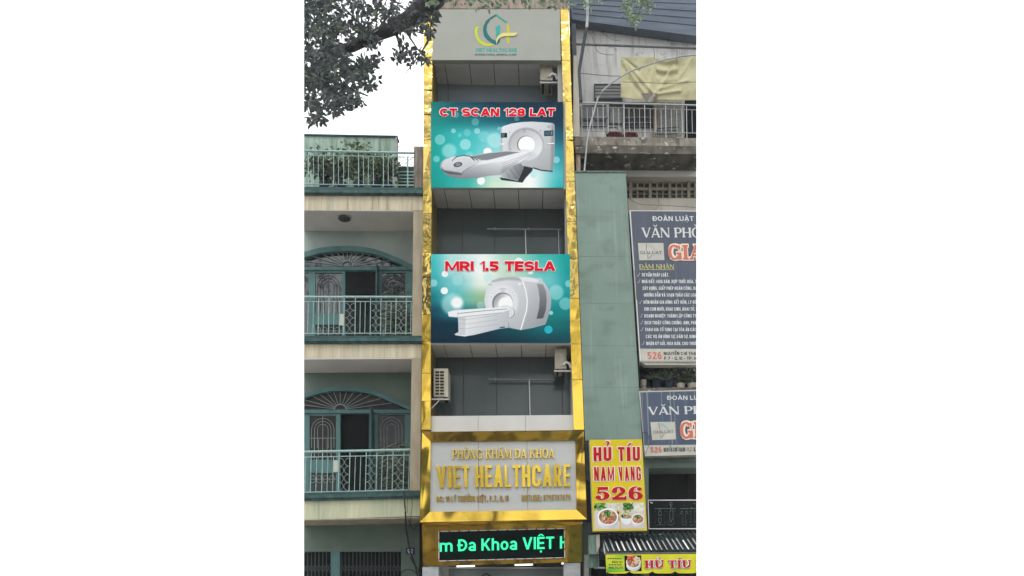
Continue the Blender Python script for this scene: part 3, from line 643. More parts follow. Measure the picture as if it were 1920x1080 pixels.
def pic_mri():
    c = Canvas(160, 35, 1642, 985, 840)
    bilerp_bg(c, [[(70, 196, 200), (190, 232, 226), (240, 250, 246), (170, 220, 200), (60, 186, 180), (12, 160, 156)],
                  [(60, 186, 190), (180, 226, 224), (252, 254, 252), (200, 226, 200), (90, 196, 190), (10, 158, 154)],
                  [(60, 170, 176), (120, 204, 208), (236, 246, 236), (190, 220, 200), (110, 200, 204), (30, 160, 162)],
                  [(20, 120, 130), (90, 190, 188), (150, 190, 150), (120, 180, 180), (40, 160, 162), (20, 150, 152)],
                  [(8, 70, 88), (30, 120, 132), (60, 130, 130), (30, 110, 116), (14, 132, 132), (10, 132, 130)],
                  [(6, 44, 62), (6, 48, 66), (8, 56, 72), (8, 80, 88), (10, 110, 112), (8, 100, 104)],
                  [(6, 40, 58), (6, 40, 58), (6, 42, 60), (8, 52, 68), (8, 64, 78), (8, 72, 84)]],
              [160, 400, 700, 1000, 1400, 1642], [35, 200, 340, 520, 660, 800, 985])
    for x, y, r, a, so in ((306, 250, 34, .9, 3), (190, 348, 38, .55, 4), (440, 318, 56, .35, 8), (300, 432, 38, .95, 5), (385, 575, 115, .55, 40), (430, 560, 60, .95, 30), (680, 590, 42, .4, 5), (1490, 450, 80, .5, 24), (1590, 570, 66, .45, 4),
                           (1625, 355, 38, .5, 4), (1435, 668, 22, .75, 3), (1090, 118, 44, .95, 8), (1210, 232, 26, .85, 4), (1308, 330, 38, .55, 6), (1020, 236, 30, .5, 6), (590, 130, 60, .5, 25), (760, 290, 50, .6, 20)):
        c.ell(x, y, r, r, hx(200, 240, 240) if a < .85 else (1, 1, 1), so, a)
    c.ell(1408, 845, 44, 42, hx(40, 186, 204), 4, .95)
    body = [(735, 440), (760, 370), (800, 322), (880, 292), (1000, 282), (1150, 284), (1280, 300), (1360, 340), (1410, 420), (1436, 520), (1434, 600), (1400, 720), (1375, 790), (1250, 825), (1110, 850), (980, 825), (840, 760), (760, 700), (730, 620), (716, 540)]
    gm = c.poly(body, g2(hx(226, 228, 230), (900, 300), hx(178, 182, 188), (1350, 820)))
    c.poly([(1130, 330), (1280, 345), (1410, 420), (1436, 520), (1434, 600), (1375, 790), (1110, 850), (1150, 760), (1175, 620), (1170, 470)], g2(hx(206, 208, 212), (1160, 400), hx(160, 164, 170), (1430, 700)), 3, 1, clip=gm)
    c.poly([(800, 322), (880, 292), (1000, 282), (1090, 290), (1120, 330), (960, 318), (790, 345)], hx(170, 174, 178), 5, .8, clip=gm)
    c.poly([(1080, 286), (1200, 284), (1300, 315), (1290, 345), (1130, 330)], hx(236, 238, 240), 4, .9, clip=gm)
    c.poly([(1280, 358), (1345, 362), (1380, 440), (1388, 540), (1378, 640), (1350, 725), (1280, 732), (1305, 620), (1312, 520), (1300, 430)], g2(hx(150, 152, 156), (1330, 360), hx(84, 88, 94), (1330, 720)), 1)
    c.line([(1128, 335), (1160, 430), (1178, 540), (1172, 640), (1140, 745), (1112, 845)], 12, (1, 1, 1), soft=4)
    c.ell(915, 560, 165, 190, hx(238, 240, 242), 30, .7, clip=gm)
    c.ell(912, 570, 112, 118, hx(128, 132, 138), 8); c.ell(920, 575, 102, 108, g2(hx(150, 154, 160), (830, 500), (1, 1, 1), (930, 570)), 6); c.ell(945, 575, 78, 72, (1, 1, 1), 14)
    for k in range(9):
        a = math.radians(200 + k * 17); c.ell(915 + 135 * math.cos(a), 540 + 130 * math.sin(a), 5, 3, hx(150, 154, 158))
    c.line([(888, 415), (908, 415)], 5, hx(90, 94, 98)); c.line([(916, 415), (938, 415)], 5, hx(90, 94, 98)); c.line([(895, 436), (930, 436)], 5, hx(120, 124, 130))
    c.ell(780, 366, 24, 8, hx(180, 184, 188), 3, .8); c.ell(1092, 362, 18, 14, hx(240, 242, 244), 3)
    # patient table
    c.ell(950, 665, 96, 72, hx(150, 154, 160), 3, clip=c.polymask([(850, 600), (1060, 600), (1060, 760), (850, 760)])); c.ell(945, 660, 92, 70, hx(226, 228, 230), 3)
    c.poly([(440, 690), (860, 660), (985, 640), (985, 825), (880, 838), (600, 905), (500, 915), (405, 895), (448, 870)], g2(hx(232, 234, 236), (600, 680), hx(196, 200, 206), (900, 830)))
    c.poly([(440, 700), (520, 715), (520, 915), (405, 895), (448, 870)], hx(202, 206, 210), 2, .8)
    for y in (742, 790, 838): c.line([(445, y - 8), (520, y), (860, y - 50)], 4, hx(160, 164, 170), .8)
    c.poly([(335, 660), (400, 640), (960, 605), (1000, 620), (980, 640), (900, 665), (440, 718), (345, 708)], hx(240, 242, 244))
    c.line([(440, 676), (700, 650), (960, 628)], 6, hx(110, 114, 120)); c.line([(345, 708), (440, 718), (900, 668)], 5, hx(150, 154, 160)); c.line([(440, 660), (438, 716)], 4, hx(170, 174, 180))
    c.poly([(405, 890), (500, 905), (600, 900), (520, 918), (420, 905)], hx(240, 242, 244))
    c.poly([(885, 820), (940, 812), (940, 824), (890, 830)], hx(30, 34, 40)); c.line([(980, 770), (985, 825)], 5, hx(120, 124, 130)); c.ell(945, 840, 80, 30, hx(160, 165, 172), 14, .5, clip=gm)
    c.noise(3, .035); return c.mat('printed_magnet_picture', .42)

def bowl(c, cx, cy, r, seed, herbs=True, shrimp=True):
    rg = random.Random(seed)
    c.ell(cx, cy + r * .42, r * .98, r * .78, g2(hx(246, 247, 248), (cx - r, cy), hx(188, 190, 196), (cx + r, cy + r * 1.1)), 2)
    c.ell(cx, cy, r, r * .82, hx(246, 247, 248), 2); c.ell(cx, cy + r * .02, r * .86, r * .68, hx(120, 84, 58), 2)
    cl = c.ell(cx, cy + r * .02, r * .84, r * .66, hx(168, 128, 92), 2)
    for _ in range(70):
        a, q = rg.random() * 6.28, rg.random() ** .5
        col = rg.choice([hx(214, 180, 140), hx(150, 96, 66), hx(236, 220, 196), hx(190, 70, 50), hx(120, 80, 52), hx(224, 206, 170)])
        c.ell(cx + r * .8 * q * math.cos(a), cy + r * .62 * q * math.sin(a), r * rg.uniform(.05, .14), r * rg.uniform(.03, .07), col, 1, .9, rg.random() * 3, clip=cl)
    if shrimp:
        for k in range(5): c.ell(cx - r * .2 + k * r * .14, cy + r * .42 - abs(k - 2) * r * .04, r * .13, r * .09, hx(214, 70, 48), 1, .95, k * .6, clip=cl); c.ell(cx - r * .2 + k * r * .14, cy + r * .39, r * .05, r * .03, hx(250, 226, 214), 1, .9, clip=cl)
    if herbs:
        for _ in range(46):
            a, q = rg.random() * 6.28, rg.random()
            c.ell(cx + r * .32 * q * math.cos(a), cy - r * .28 + r * .3 * q * math.sin(a), r * .11, r * .05, rg.choice([hx(58, 104, 40), hx(92, 140, 62), hx(40, 78, 30), hx(130, 170, 90)]), 1, .9, rg.random() * 3)
def blobs(c, n, x0, x1, y0, y1, r, cols, seed):
    rg = random.Random(seed)
    for _ in range(n): c.ell(rg.uniform(x0, x1), rg.uniform(y0, y1), r * rg.uniform(.5, 1.2), r * rg.uniform(.3, .8), hx(*rg.choice(cols)), 1.5, .85, rg.random() * 3)
def pic_bowl1():
    c = Canvas(180, 720, 437, 985, 260); c.a[:] = hx(214, 208, 200)
    blobs(c, 60, 180, 300, 720, 790, 18, [(60, 110, 40), (100, 150, 60), (44, 84, 30), (140, 180, 90)], 3); blobs(c, 40, 300, 437, 720, 830, 16, [(220, 222, 206), (190, 196, 170), (230, 230, 220)], 4); blobs(c, 14, 400, 437, 800, 900, 14, [(150, 110, 60), (110, 80, 50)], 5)
    bowl(c, 318, 860, 106, 1); c.noise(2, .05); return c.mat('printed_noodle_bowl', .5)
def pic_bowl2():
    c = Canvas(447, 715, 700, 980, 260); c.a[:] = hx(212, 204, 196)
    blobs(c, 70, 590, 690, 720, 800, 14, [(228, 228, 214), (206, 208, 188), (236, 236, 226)], 6)
    c.ell(508, 880, 56, 56, hx(236, 236, 240), 2); c.ell(508, 850, 54, 26, hx(60, 50, 40), 2)
    blobs(c, 60, 470, 560, 780, 870, 14, [(206, 196, 150), (170, 160, 110), (224, 216, 184), (130, 140, 80)], 7); blobs(c, 60, 480, 580, 720, 780, 14, [(58, 110, 44), (90, 140, 60), (40, 80, 34)], 8)
    bowl(c, 628, 880, 66, 9); c.noise(2, .05); return c.mat('printed_salad_and_soup_bowls', .5)
def pic_bowl3():
    c = Canvas(612, 822, 832, 1020, 220); c.a[:] = hx(30, 26, 26)
    bowl(c, 728, 905, 96, 12, False, False); blobs(c, 26, 655, 750, 825, 880, 20, [(214, 84, 40), (230, 120, 70), (190, 60, 30), (240, 190, 150)], 10); blobs(c, 40, 740, 810, 850, 920, 14, [(226, 214, 190), (206, 190, 160)], 11)
    c.noise(2, .05); return c.mat('printed_shrimp_noodle_bowl', .5)
def pic_card():
    c = Canvas(0, 0, 100, 110, 120); bilerp_bg(c, [[(226, 224, 60), (160, 204, 60)], [(200, 214, 60), (214, 220, 60)], [(90, 180, 60), (150, 200, 60)]], [0, 100], [0, 60, 110])
    c.noise(5, .06); return c.mat('printed_lime_card', .5)

def image_quad(q, Y, mt_name, thing, name, mat, parent=None, thick=.0, label=None):
    mb = MB(); pts = [W(x, y, Y) for x, y in q]; mb.add(pts, [(3, 2, 1, 0)]); mb.uv = {0: (0, 1), 1: (1, 1), 2: (1, 0), 3: (0, 0)}
    return thing.part(name, mb, mat, parent, label=label)

def GY(Y, px=900): # photo row of the ground at depth Y
    lo, hi = 1000, 3000
    for _ in range(40):
        mid = (lo + hi) / 2
        if W(px, mid, Y).z > 0: lo = mid
        else: hi = mid
    return lo
G0 = GY(0)
NOTRIM = set()
# ------------------------------------------------------------------ setting
g = MB(); g.wbox((-300, -300, -.6), (300, 300, -.16)); NOTRIM.add(make('ground', g, M['ground'], kind='structure'))
g = MB(); g.wbox((-60, -15.0, -.3), (60, -7.0, -.12)); NOTRIM.add(make('road', g, M['asphalt'], kind='structure'))
g = MB(); g.wbox((-60, -7.0, -.3), (60, 6, 0.0)); NOTRIM.add(make('pavement', g, M['pave'], kind='structure'))  # unseen; made wide and pale to bounce light up onto the ceilings
g = MB(); g.wbox((-60, -22.4, -.3), (60, -15.0, 0.0)); NOTRIM.add(make('pavement', g, M['pave'], kind='structure'))

# ------------------------------------------------------------------ left: house with balconies
D = 1.0       # balcony depth
H = Thing('balcony_house', 'three storey cream house with teal cornices, arched doors and stacked balconies on the left', 'house', (W(680, G0).x, 0, 0))
# storey blocks: beam + slab, straight back to the rooms
H.part('beam', MB().prism([(540, 364), (793.5, 364), (793.3, 394), (540, 394)], 0, D + .35), M['cream'])
H.part('beam', MB().prism([(540, 643.5), (790.5, 643.5), (790, 671), (540, 671)], 0, D + .35), M['cream'])
H.part('beam', MB().prism([(540, 939.5), (787, 933.5), (787, 967.5), (540, 975.5)], 0, D + .35), M['cream_low'])
# soffit strip further in
for y in (394, 671, 975):
    zc_ = W(600, y - (1 if y > 900 else 0), 0).z; H.part('ceiling', MB().wbox((W(540, y, 0).x, .004, zc_ - (.035 if y == 671 else .012)), (W(786, y, 0).x, D, zc_ + .01)), M['ceil'] if y < 900 else M['cream_col'])  # lowest soffit gets a darker plaster colour in place of shade
for ys, sl in (((350, 355, 360.5, 364), 1.5), ((629.5, 634, 639.5, 643.5), 0), ((925, 929.5, 935, 939.5), -5.5)):
    pr = (-.02, -.10, -.06)
    for k in range(3):
        H.part('cornice_band', MB().prism([(540, ys[k]), (793 - (k * .0), ys[k] + sl), (793, ys[k + 1] + sl), (540, ys[k + 1])] if ys[0] < 900 else
                                       [(540, ys[k]), (787.5, ys[k] + sl), (787.5, ys[k + 1] + sl), (540, ys[k + 1])], pr[k], .1), M['cornice'] if k else M['tealdark'])
# columns at the right end
H.part('column', MB().prism([(775, 394.2), (793.3, 394.2), (791.5, 629.3), (772.5, 629.3)], 0.003, D + .3), M['cream_col'])
H.part('column', MB().prism([(772, 671.2), (790.2, 671.2), (787.6, 919.6), (768, 919.6)], 0.003, D + .3), M['cream_col'])
H.part('parapet_pillar', MB().prism([(776, 274.5), (795, 274.5), (794, 352), (776, 352)], 0.02, .5), M['stain'])
# recess back walls with the arch cut out, doors below
arc1o = [(540, 478), (570, 472.5), (596, 465), (620, 461.8), (651.5, 460.5), (674, 461.8), (695, 465), (712, 470), (728.5, 476), (750, 485), (776, 498)]
arc1i = [(540, 488), (570, 482.5), (596, 475), (620, 471.5), (651.5, 470), (674, 471.5), (695, 474.5), (712, 479), (728.5, 485.5), (750, 494.5), (776, 508)]
arc2o = [(540, 745), (570, 738), (596, 730), (620, 725), (642, 723.5), (670, 725), (695, 729.5), (712, 735.5), (728.5, 743), (748, 752), (772, 764)]
arc2i = [(540, 752), (570, 745.5), (596, 738), (620, 733), (642, 732), (670, 733.5), (695, 738), (712, 744), (728.5, 751.5), (748, 760), (772, 771)]
H.part('recess_wall', MB().prism([(540, 400), (788, 400)] + [(788, 504)] + arc1o[::-1][0:], D, D + .12), M['recess'])
H.part('recess_wall', MB().prism([(540, 672), (785, 672)] + [(785, 770)] + arc2o[::-1], D, D + .12), M['gwall'])
H.part('recess_wall', MB().prism([(540, 968), (786, 968), (786, G0), (752, G0), (752, 1028), (540, 1036)], D, D + .12), M['gwall'])
H.part('dark_doorway', MB().box(638, 770, 703, 936, D + .14, D + .18), M['black'])  # black sheet paints in the shade of the open lower doorway
H.part('door_arch', MB().strip(arc1o, arc1i, D - .07, D + .05), M['teal'])
H.part('door_arch', MB().strip(arc2o, arc2i, D - .07, D + .05), M['teal'])
# rooms behind and outer shell
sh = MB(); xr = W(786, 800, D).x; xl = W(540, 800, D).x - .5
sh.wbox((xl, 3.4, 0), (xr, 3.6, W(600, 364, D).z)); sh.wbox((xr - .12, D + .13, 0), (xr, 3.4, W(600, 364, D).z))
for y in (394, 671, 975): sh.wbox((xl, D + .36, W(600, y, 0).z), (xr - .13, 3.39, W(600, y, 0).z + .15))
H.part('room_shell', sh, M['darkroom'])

def arch_grille(cx, top, dr, bot, Y, rs, ysq=1.0, r=.006):
    mb = MB()
    for i, rad in enumerate(rs):
        cy = top + rs[0]
        pts = [(cx - rad, bot - (i % 2) * -16, Y)] + [(cx - rad * math.cos(math.radians(a)), cy - rad * math.sin(math.radians(a)) * ysq, Y) for a in range(0, 181, 15)] + [(cx + rad, bot - (i % 2) * -16, Y)]
        mb.tpx(pts, r, 5)
    return mb

def storey(k):
    s1 = k == 0
    # fanlight glass + radial bars + transom
    ai = arc1i if s1 else arc2i; ty = 499.5 if s1 else 768
    tr = (500, 506) if s1 else (768, 774.5)
    H.part('fanlight_glass', MB().prism([(540, ty)] + [(x, min(y, ty)) for x, y in ai] + [(774 if s1 else 769, ty)], D + .06, D + .07), M['glass'] if s1 else M['glass_brown'])
    hub = (651.5, 499) if s1 else (638, 768)
    fb = MB()
    angs = (8, 17, 28, 40, 55, 72, 90, 108, 125, 140, 152, 163, 172)
    for a in angs:
        ca, sa = math.cos(math.radians(a)), math.sin(math.radians(a)) * .9
        # stop at the arch
        t = 10
        while t < 200:
            x, y = hub[0] + t * ca, hub[1] - t * sa
            if x < 555 or x > 770: break
            yi = np.interp(x, [p[0] for p in ai], [p[1] for p in ai])
            if y < yi + .5: break
            t += 1
        fb = MB().tpx([(hub[0] + 10 * ca, hub[1] - 9 * sa, D + .03), (hub[0] + t * ca, hub[1] - t * sa, D + .03)], .008, 5)
        H.part('fanlight_bar', fb, M['grille'])
    H.part('fanlight_hub', MB().tpx([(hub[0] + 11 * math.cos(math.radians(a)), hub[1] - 10 * math.sin(math.radians(a)), D + .03) for a in range(0, 181, 20)], .012, 5), M['grille'])
    H.part('transom', MB().box(540, tr[0], 776 if s1 else 771, tr[1], D - .04, D + .08), M['teal'])
    # door geometry
    if s1:
        y0, y1 = 506, 640
        L = [(540, 557), (579, 591), (641, 647)]          # stiles of the left part
        gl = (591, 641, 511.5, 587); mid = (587, 608.5); op = (647, 704)
        R = [(704.5, 707, -.25), (707, 716, .02)]; gr = (716, 760, 511.5, 640); rf = (760, 773)
        pap = (636.5, 645.5, 588.5, 610)
    else:
        y0, y1 = 774.5, 936
        L = [(540, 552), (566, 580.5), (630, 638)]
        gl = (580.5, 630, 779.5, 862); mid = (862, 886.5); op = (638, 692)
        R = [(692.5, 696.5, -.3), (702, 709, .02)]; gr = (709, 759, 778, 936); rf = (759, 769)
        pap = (624.5, 633.5, 863, 885)
    lf = H.part('door_leaf', MB().box(L[1][0], y0, L[1][1], y1, D, D + .06), M['teal'])
    H.part('stile', MB().box(L[2][0], y0, L[2][1], y1, D, D + .06), M['teal'], parent=lf)
    H.part('top_rail', MB().box(L[1][1], y0, L[2][0], gl[2], D + .002, D + .058), M['teal'], parent=lf)
    H.part('pane', MB().box(gl[0], gl[2], gl[1], gl[3], D + .03, D + .04), M['glass'] if s1 else M['glass_brown'], parent=lf)
    H.part('lower_panel', MB().box(gl[0], mid[0], gl[1], mid[1], D + .002, D + .05), M['teal'], parent=lf)
    H.part('pane', MB().box(gl[0], mid[1], gl[1], y1, D + .035, D + .045), M['lowglass'], parent=lf)
    cx = (gl[0] + gl[1]) / 2
    rs = (21, 15.5, 10)
    H.part('arch_grille', arch_grille(cx, gl[2] + 5, 0, gl[3] - 22, D + .015, rs), M['griddark'] if s1 else M['grille'], parent=lf)
    cg = MB().tpx([(cx, gl[2], D + .015), (cx, gl[3], D + .015)], .006, 5).tpx([(gl[0], gl[2] + 42, D + .012), (gl[1], gl[2] + 42, D + .012)], .006, 5)
    for q in range(-2, 3): cg.tpx([(cx + q * 8, gl[2] + 42, D + .015), (cx + q * 8, gl[3], D + .015)], .005, 5)
    H.part('straight_grille', cg, M['griddark'] if s1 else M['grille'], parent=lf)
    lg = MB()
    for q in range(4):
        xx = gl[0] + 6 + q * 12
        lg.tpx([(xx + 5 * math.cos(math.radians(a)), mid[1] + 12 + 7 * math.sin(math.radians(a)), D + .015) for a in range(0, 361, 40)], .005, 5)
    lg.tpx([(gl[0], mid[1] + 12, D + .015), (gl[1], mid[1] + 12, D + .015)], .005, 5)
    H.part('scroll_grille', lg, M['grille'], parent=lf)
    H.part('notice', MB().box(pap[0], pap[2], pap[1], pap[3], D - .012, D - .002), M['paper'], label='white paper notice on the door stile')
    # neighbour leaf at the far left edge
    H.part('door_leaf', MB().box(540, y0, L[0][1] if not s1 else 557, y1, D, D + .06).box(540, y0, 579 if s1 else 566, gl[2], D + .004, D + .056), M['teal'])
    H.part('pane', MB().box(552, gl[2], L[1][0], y1, D + .03, D + .04), M['glass'])
    # open leaf edge + right leaf
    H.part('open_door_leaf', MB().prism([(R[0][0], y0 - 12 if s1 else y0 - 10), (R[0][1], y0 - 12 if s1 else y0 - 10), (R[0][1] - 1, y1), (R[0][0] - 2, y1)], D + R[0][2], D + .1), M['tealdark'])
    rt = H.part('door_leaf', MB().box(R[1][0], y0, R[1][1], y1, D, D + .06).box(R[0][1], y0, R[1][0], y1, D + .05, D + .08), M['teal'])
    H.part('stile', MB().box(rf[0], y0, rf[1], y1, D, D + .06), M['teal'], parent=rt)
    H.part('top_rail', MB().box(R[1][1], y0, rf[0], gr[2], D + .002, D + .058), M['teal'], parent=rt)
    H.part('pane', MB().box(gr[0], gr[2], gr[1], gr[3], D + .03, D + .04), M['glass'] if s1 else M['lowglass'], parent=rt)
    cx = (gr[0] + gr[1]) / 2
    H.part('arch_grille', arch_grille(cx, gr[2] + 5, 0, gr[2] + 60, D + .015, (20, 14, 8)), M['griddark'] if s1 else M['grille'], parent=rt)
    # reveal bottom below opening is hidden by the balustrade
    H.part('balcony_floor', MB().box(540, y1 - 3 if s1 else y1 - 8, 775 if s1 else 770, y1 - 1 if s1 else y1 - 6, .1, D), M['ceil'])
storey(0); storey(1)

def balustrade(name, top, sub, bot, bars, panels, Y=.03, mat='rail', lean=0.0, label=None):
    """top/sub/bot: ((x0,y0),(x1,y1)) ; bars: list of x at the sub rail (tall ones as negative)"""
    yy = lambda ln, x: lerp(ln[0][1], ln[1][1], (x - ln[0][0]) / (ln[1][0] - ln[0][0]))
    r = H.part(name, MB().tpx([(*top[0], Y), (*top[1], Y)], .028, 10), M[mat], label=label)
    H.part('middle_rail', MB().tpx([(*sub[0], Y), (*sub[1], Y)], .011, 6), M[mat], parent=r)
    H.part('bottom_rail', MB().tpx([(*bot[0], Y), (*bot[1], Y)], .013, 6), M[mat], parent=r)
    for x in bars:
        tall = x < 0; x = abs(x); xb = x - lean
        yt = yy(top, x) if tall else yy(sub, x)
        H.part('baluster', MB().tpx([(x, yt, Y), (xb, yy(bot, xb) + (3 if tall else 0), Y)], .0105 if tall else .0075, 6), M[mat], parent=r)
    for xa, xb_ in panels:
        ya, yb = yy(sub, xa) + 3, yy(bot, xa) - 2; n = 4; R = (yb - ya) / n / 2; mb = MB(); wd = (xb_ - xa) / 2
        for k in range(n):
            cy = ya + R * (2 * k + 1)
            for sx, c0 in ((1, xa), (-1, xb_)):
                mb.tpx([(c0 - lean * (cy - ya) / (yb - ya) + sx * wd * .93 * math.cos(math.radians(a)), cy + R * math.sin(math.radians(a)), Y + .01) for a in range(-90, 91, 18)], .0055, 5)
        H.part('scroll_panel', mb, M['grille'], parent=r)
    return r
xs1 = [578, 587.7, -597.5, 607, -617, 626.5, 636.8, -645.5, -666.5, 675.7, 685, -695, -714.5, 724, 733.5, -742.8, -762, 771]
balustrade('balustrade', ((540, 556.8), (772.5, 557)), ((540, 565.5), (772, 565.5)), ((540, 625.5), (772, 625)), xs1, [(647, 665.5), (696.5, 713.5), (744, 761)], lean=1)
xs2 = [573.5, -583.7, 594, -605, 615, 625.5, -636, -656.5, 666.5, 676.5, -687, -707, 717, 727, -737.2, -757.8, 767.8]
balustrade('balustrade', ((540, 848), (768.5, 843.3)), ((540, 857.8), (768, 853.3)), ((540, 924), (768, 918.8)), xs2, [(637, 655), (688, 706), (738.5, 757)], lean=2)
xs0 = [-578, 587.7, 596.8, 606.5, -625.7, 634.6, 644.3, 653.4, -672.4, 681.6, 690.7, 700.3, -718.9, 728, 737, -765]
balustrade('balustrade', ((540, 282), (776, 287)), ((540, 290.5), (776, 294.5)), ((540, 345), (776, 348)), xs0, [])
# roof terrace: stained wall at the back and a louvred screen
H.part('terrace_floor', MB().prism([(540, 352), (792, 352), (792, 356), (540, 356)], .12, 2.4), M['conc'])
H.part('terrace_wall', MB().prism([(530, 251.5), (744, 255.5), (744, 360), (530, 360)], 2.0, 2.2), M['mossy'])
H.part('wall_coping', MB().prism([(530, 250), (745.5, 254), (745.5, 256.5), (530, 252.5)], 1.96, 2.24), M['tealdark'])
H.part('corner_pipe', MB().tpx([(743.5, 258, 1.95), (743.5, 358, 1.95)], .03, 8), M['pipew'])
lv = H.part('louvre_screen', MB().box(746, 312, 778, 353, 2.3, 2.34), M['tealdark'])
for k in range(5): H.part('louvre_slat', MB().box(746, 321 + k * 6.2, 778, 323 + k * 6.2, 2.26, 2.29), M['rail'], parent=lv)
H.part('louvre_post', MB().box(763, 295, 764.5, 352, 2.22, 2.25), M['rail'], parent=lv)
ww = MB()
for k in range(5): ww.tpx([(746 + t * 8, 297 + k * 4 - 3 * math.sin(t * 2 + k), 2.24) for t in range(5)], .008, 4)
H.part('curled_wire', ww, M['wire'], parent=lv)
c = W(645.5, 403, .45)
zc = W(645, 395.5, 0).z
H.part('ceiling_lamp', MB().lathe((W(645.5, 403, .3).x, .3, zc - .07), [(.11, .0), (.14, .015), (.14, .045), (.08, .06)], 20), M['lamp'], label='round dark ceiling lamp')
# ground floor gate
gt = H.part('folding_gate', MB().box(540, 1026, 752, 1034.5, D - .03, D + .02), M['gwall'])
H.part('gate_backing', MB().box(540, 1028, 752, G0, D + .5, D + .55), M['black'], parent=gt)
H.part('gate_post', MB().box(620, 1030, 637, G0, D - .02, D + .1), M['teal'], parent=gt)
for k in range(27):
    x = 570 + k * 7.05
    if 616 < x < 640: continue
    H.part('gate_bar', MB().tpx([(x, 1030, D + .05), (x - 1, G0, D + .05)], .012, 5), M['griddark'], parent=gt)
    lt = MB() if k % 27 == 0 else lt
    for r_ in range(8):
        yb = 1058 + r_ * 22
        lt.tpx([(x, yb, D + .04), (x + 7, yb + 15, D + .04)], .008, 4); lt.tpx([(x + 7, yb, D + .04), (x, yb + 15, D + .04)], .008, 4)
H.part('gate_lattice', lt, M['griddark'], parent=gt, kind='stuff')
pl = Thing('house_number_plate', 'small dark house number plate with pale digits on the green wall', 'number plate', W(769.5, 1039, D))
pl.part('plate', MB().box(761, 1027, 777.5, 1039.5, D - .02, D), M['potb'])
pl.part('lettering', text('92', [(764, 1029.5), (774.5, 1029.2), (774.5, 1037.2), (764, 1037.5)], D - .022, .02), M['prtw'])

# cables on the left wall
def cable(pts, r, label, group=None, mat='cable', name='cable', n=6):
    # smooth through the points
    P = [Vector(W(*p)) for p in pts]; out = []
    for i in range(len(P) - 1):
        a, b, c_, d = P[max(i - 1, 0)], P[i], P[i + 1], P[min(i + 2, len(P) - 1)]
        for t in range(5):
            t /= 5; out.append(.5 * ((2 * b) + (c_ - a) * t + (2 * a - 5 * b + 4 * c_ - d) * t * t + (3 * b - a - 3 * c_ + d) * t ** 3))
    out.append(P[-1])
    return single(name, label, 'cable', MB().tube(out, r, n), M[mat], group)
cable([(757, 920, -.13), (760, 960, -.14), (761, 985, .4), (763, 1000, .85), (768, 1030, .9), (777, 1056, .9), (786, 1090, .9)], .018, 'thick black cable running down the green wall past the number plate')
cable([(766, 918, -.13), (763, 950, -.14), (766, 975, .3), (775, 992, .85), (782, 985, .85), (783, 975, .6)], .008, 'thin dark cable looping under the lowest cream beam')
cable([(771, 918, -.13), (773, 945, -.14), (770, 975, -.05), (765, 1000, .8)], .006, 'thinnest dark cable hanging at the right end of the lowest cream beam')
cable([(752, 1075, .85), (762, 1068, .82), (775, 1070, .82), (784, 1082, .85), (786, 1110, .9)], .012, 'black cable arching beside the folding gate top')
cable([(770, 1044, .88), (778, 1060, .84), (787, 1076, .84), (790, 1120, .9)], .022, 'bundled black cables beside the marble pilaster')

# ------------------------------------------------------------------ the clinic building
T_ = Thing('clinic_building', 'very narrow four storey clinic with mirror gold columns and open dark bays', 'building', (W(940, G0).x, 0, 0))
GYF = -.14
def xlo(y): return np.interp(y, [0, 350, 590, 800, 1000], [795, 793.5, 791.3, 790.2, 789])
def xli(y): return np.interp(y, [0, 110, 350, 590, 800, 1000], [813, 810.3, 809.3, 807.5, 807.3, 806])
def xri(y): return np.interp(y, [0, 20, 190, 400, 640, 800, 960], [1050.5, 1051, 1056, 1062.3, 1070, 1075.8, 1081])
def xro(y): return np.interp(y, [0, 20, 190, 400, 640, 800, 960], [1065.5, 1066.3, 1071.8, 1080, 1089, 1095, 1100])
def sheet(xa, xb, y0, y1, Y, j=.02, back=.06):
    q = [(xa(y0), y0), (xb(y0), y0), (xb(y1), y1), (xa(y1), y1)]
    js = [random.uniform(-j, j) for _ in range(4)]
    fr = [W(x, y, Y + k) for (x, y), k in zip(q, js)]; bk = [Vector((p.x, Y + back, p.z)) for p in fr]
    return MB().add(fr + bk, [(3, 2, 1, 0), (4, 5, 6, 7)] + [(i, (i + 1) % 4, (i + 1) % 4 + 4, i + 4) for i in range(4)])
for side, xa, xb, brk in (('l', xlo, xli, [18, 62, 113, 168, 214, 262, 334, 400, 474, 520, 590, 640, 700, 752, 806]), ('r', xri, xro, [18, 40, 113, 190, 262, 340, 415, 485, 560, 645, 712, 806])):
    col = T_.part('gold_column', MB().prism([(xa(0) + .5, 16), (xb(0) - .5, 16), (xb(806) - .5, 812), (xa(806) + .5, 812)], GYF + .062, .9), M['goldside'])
    for a, b in zip(brk, brk[1:]):
        T_.part('gold_sheet', sheet(xa, xb, a + .4, b - .4, GYF), M['goldc'] if (b < 590 and side == 'l') or b < 420 or 480 < b < 600 else M['gold'], parent=col)
xt0, xt1 = W(796, 500, 0).x, W(1079, 500, 0).x
topz = W(940, -60, 0).z
sh = MB().wbox((xt0, 3.4, 0), (xt1, 3.55, topz)); sh.wbox((xt0 - .0, .95, 0), (xt0 + .1, 3.4, topz)); sh.wbox((xt1 - .1, .95, 0), (xt1, 3.4, topz)); sh.wbox((xt0, .95, topz - .15), (xt1, 3.4, topz))
T_.part('outer_wall', sh, M['wallgrey'])
T_.part('roof_band', MB().prism([(795, -70), (1064, -70), (1067, 16), (795, 16)], -.05, .9), M['brown'])
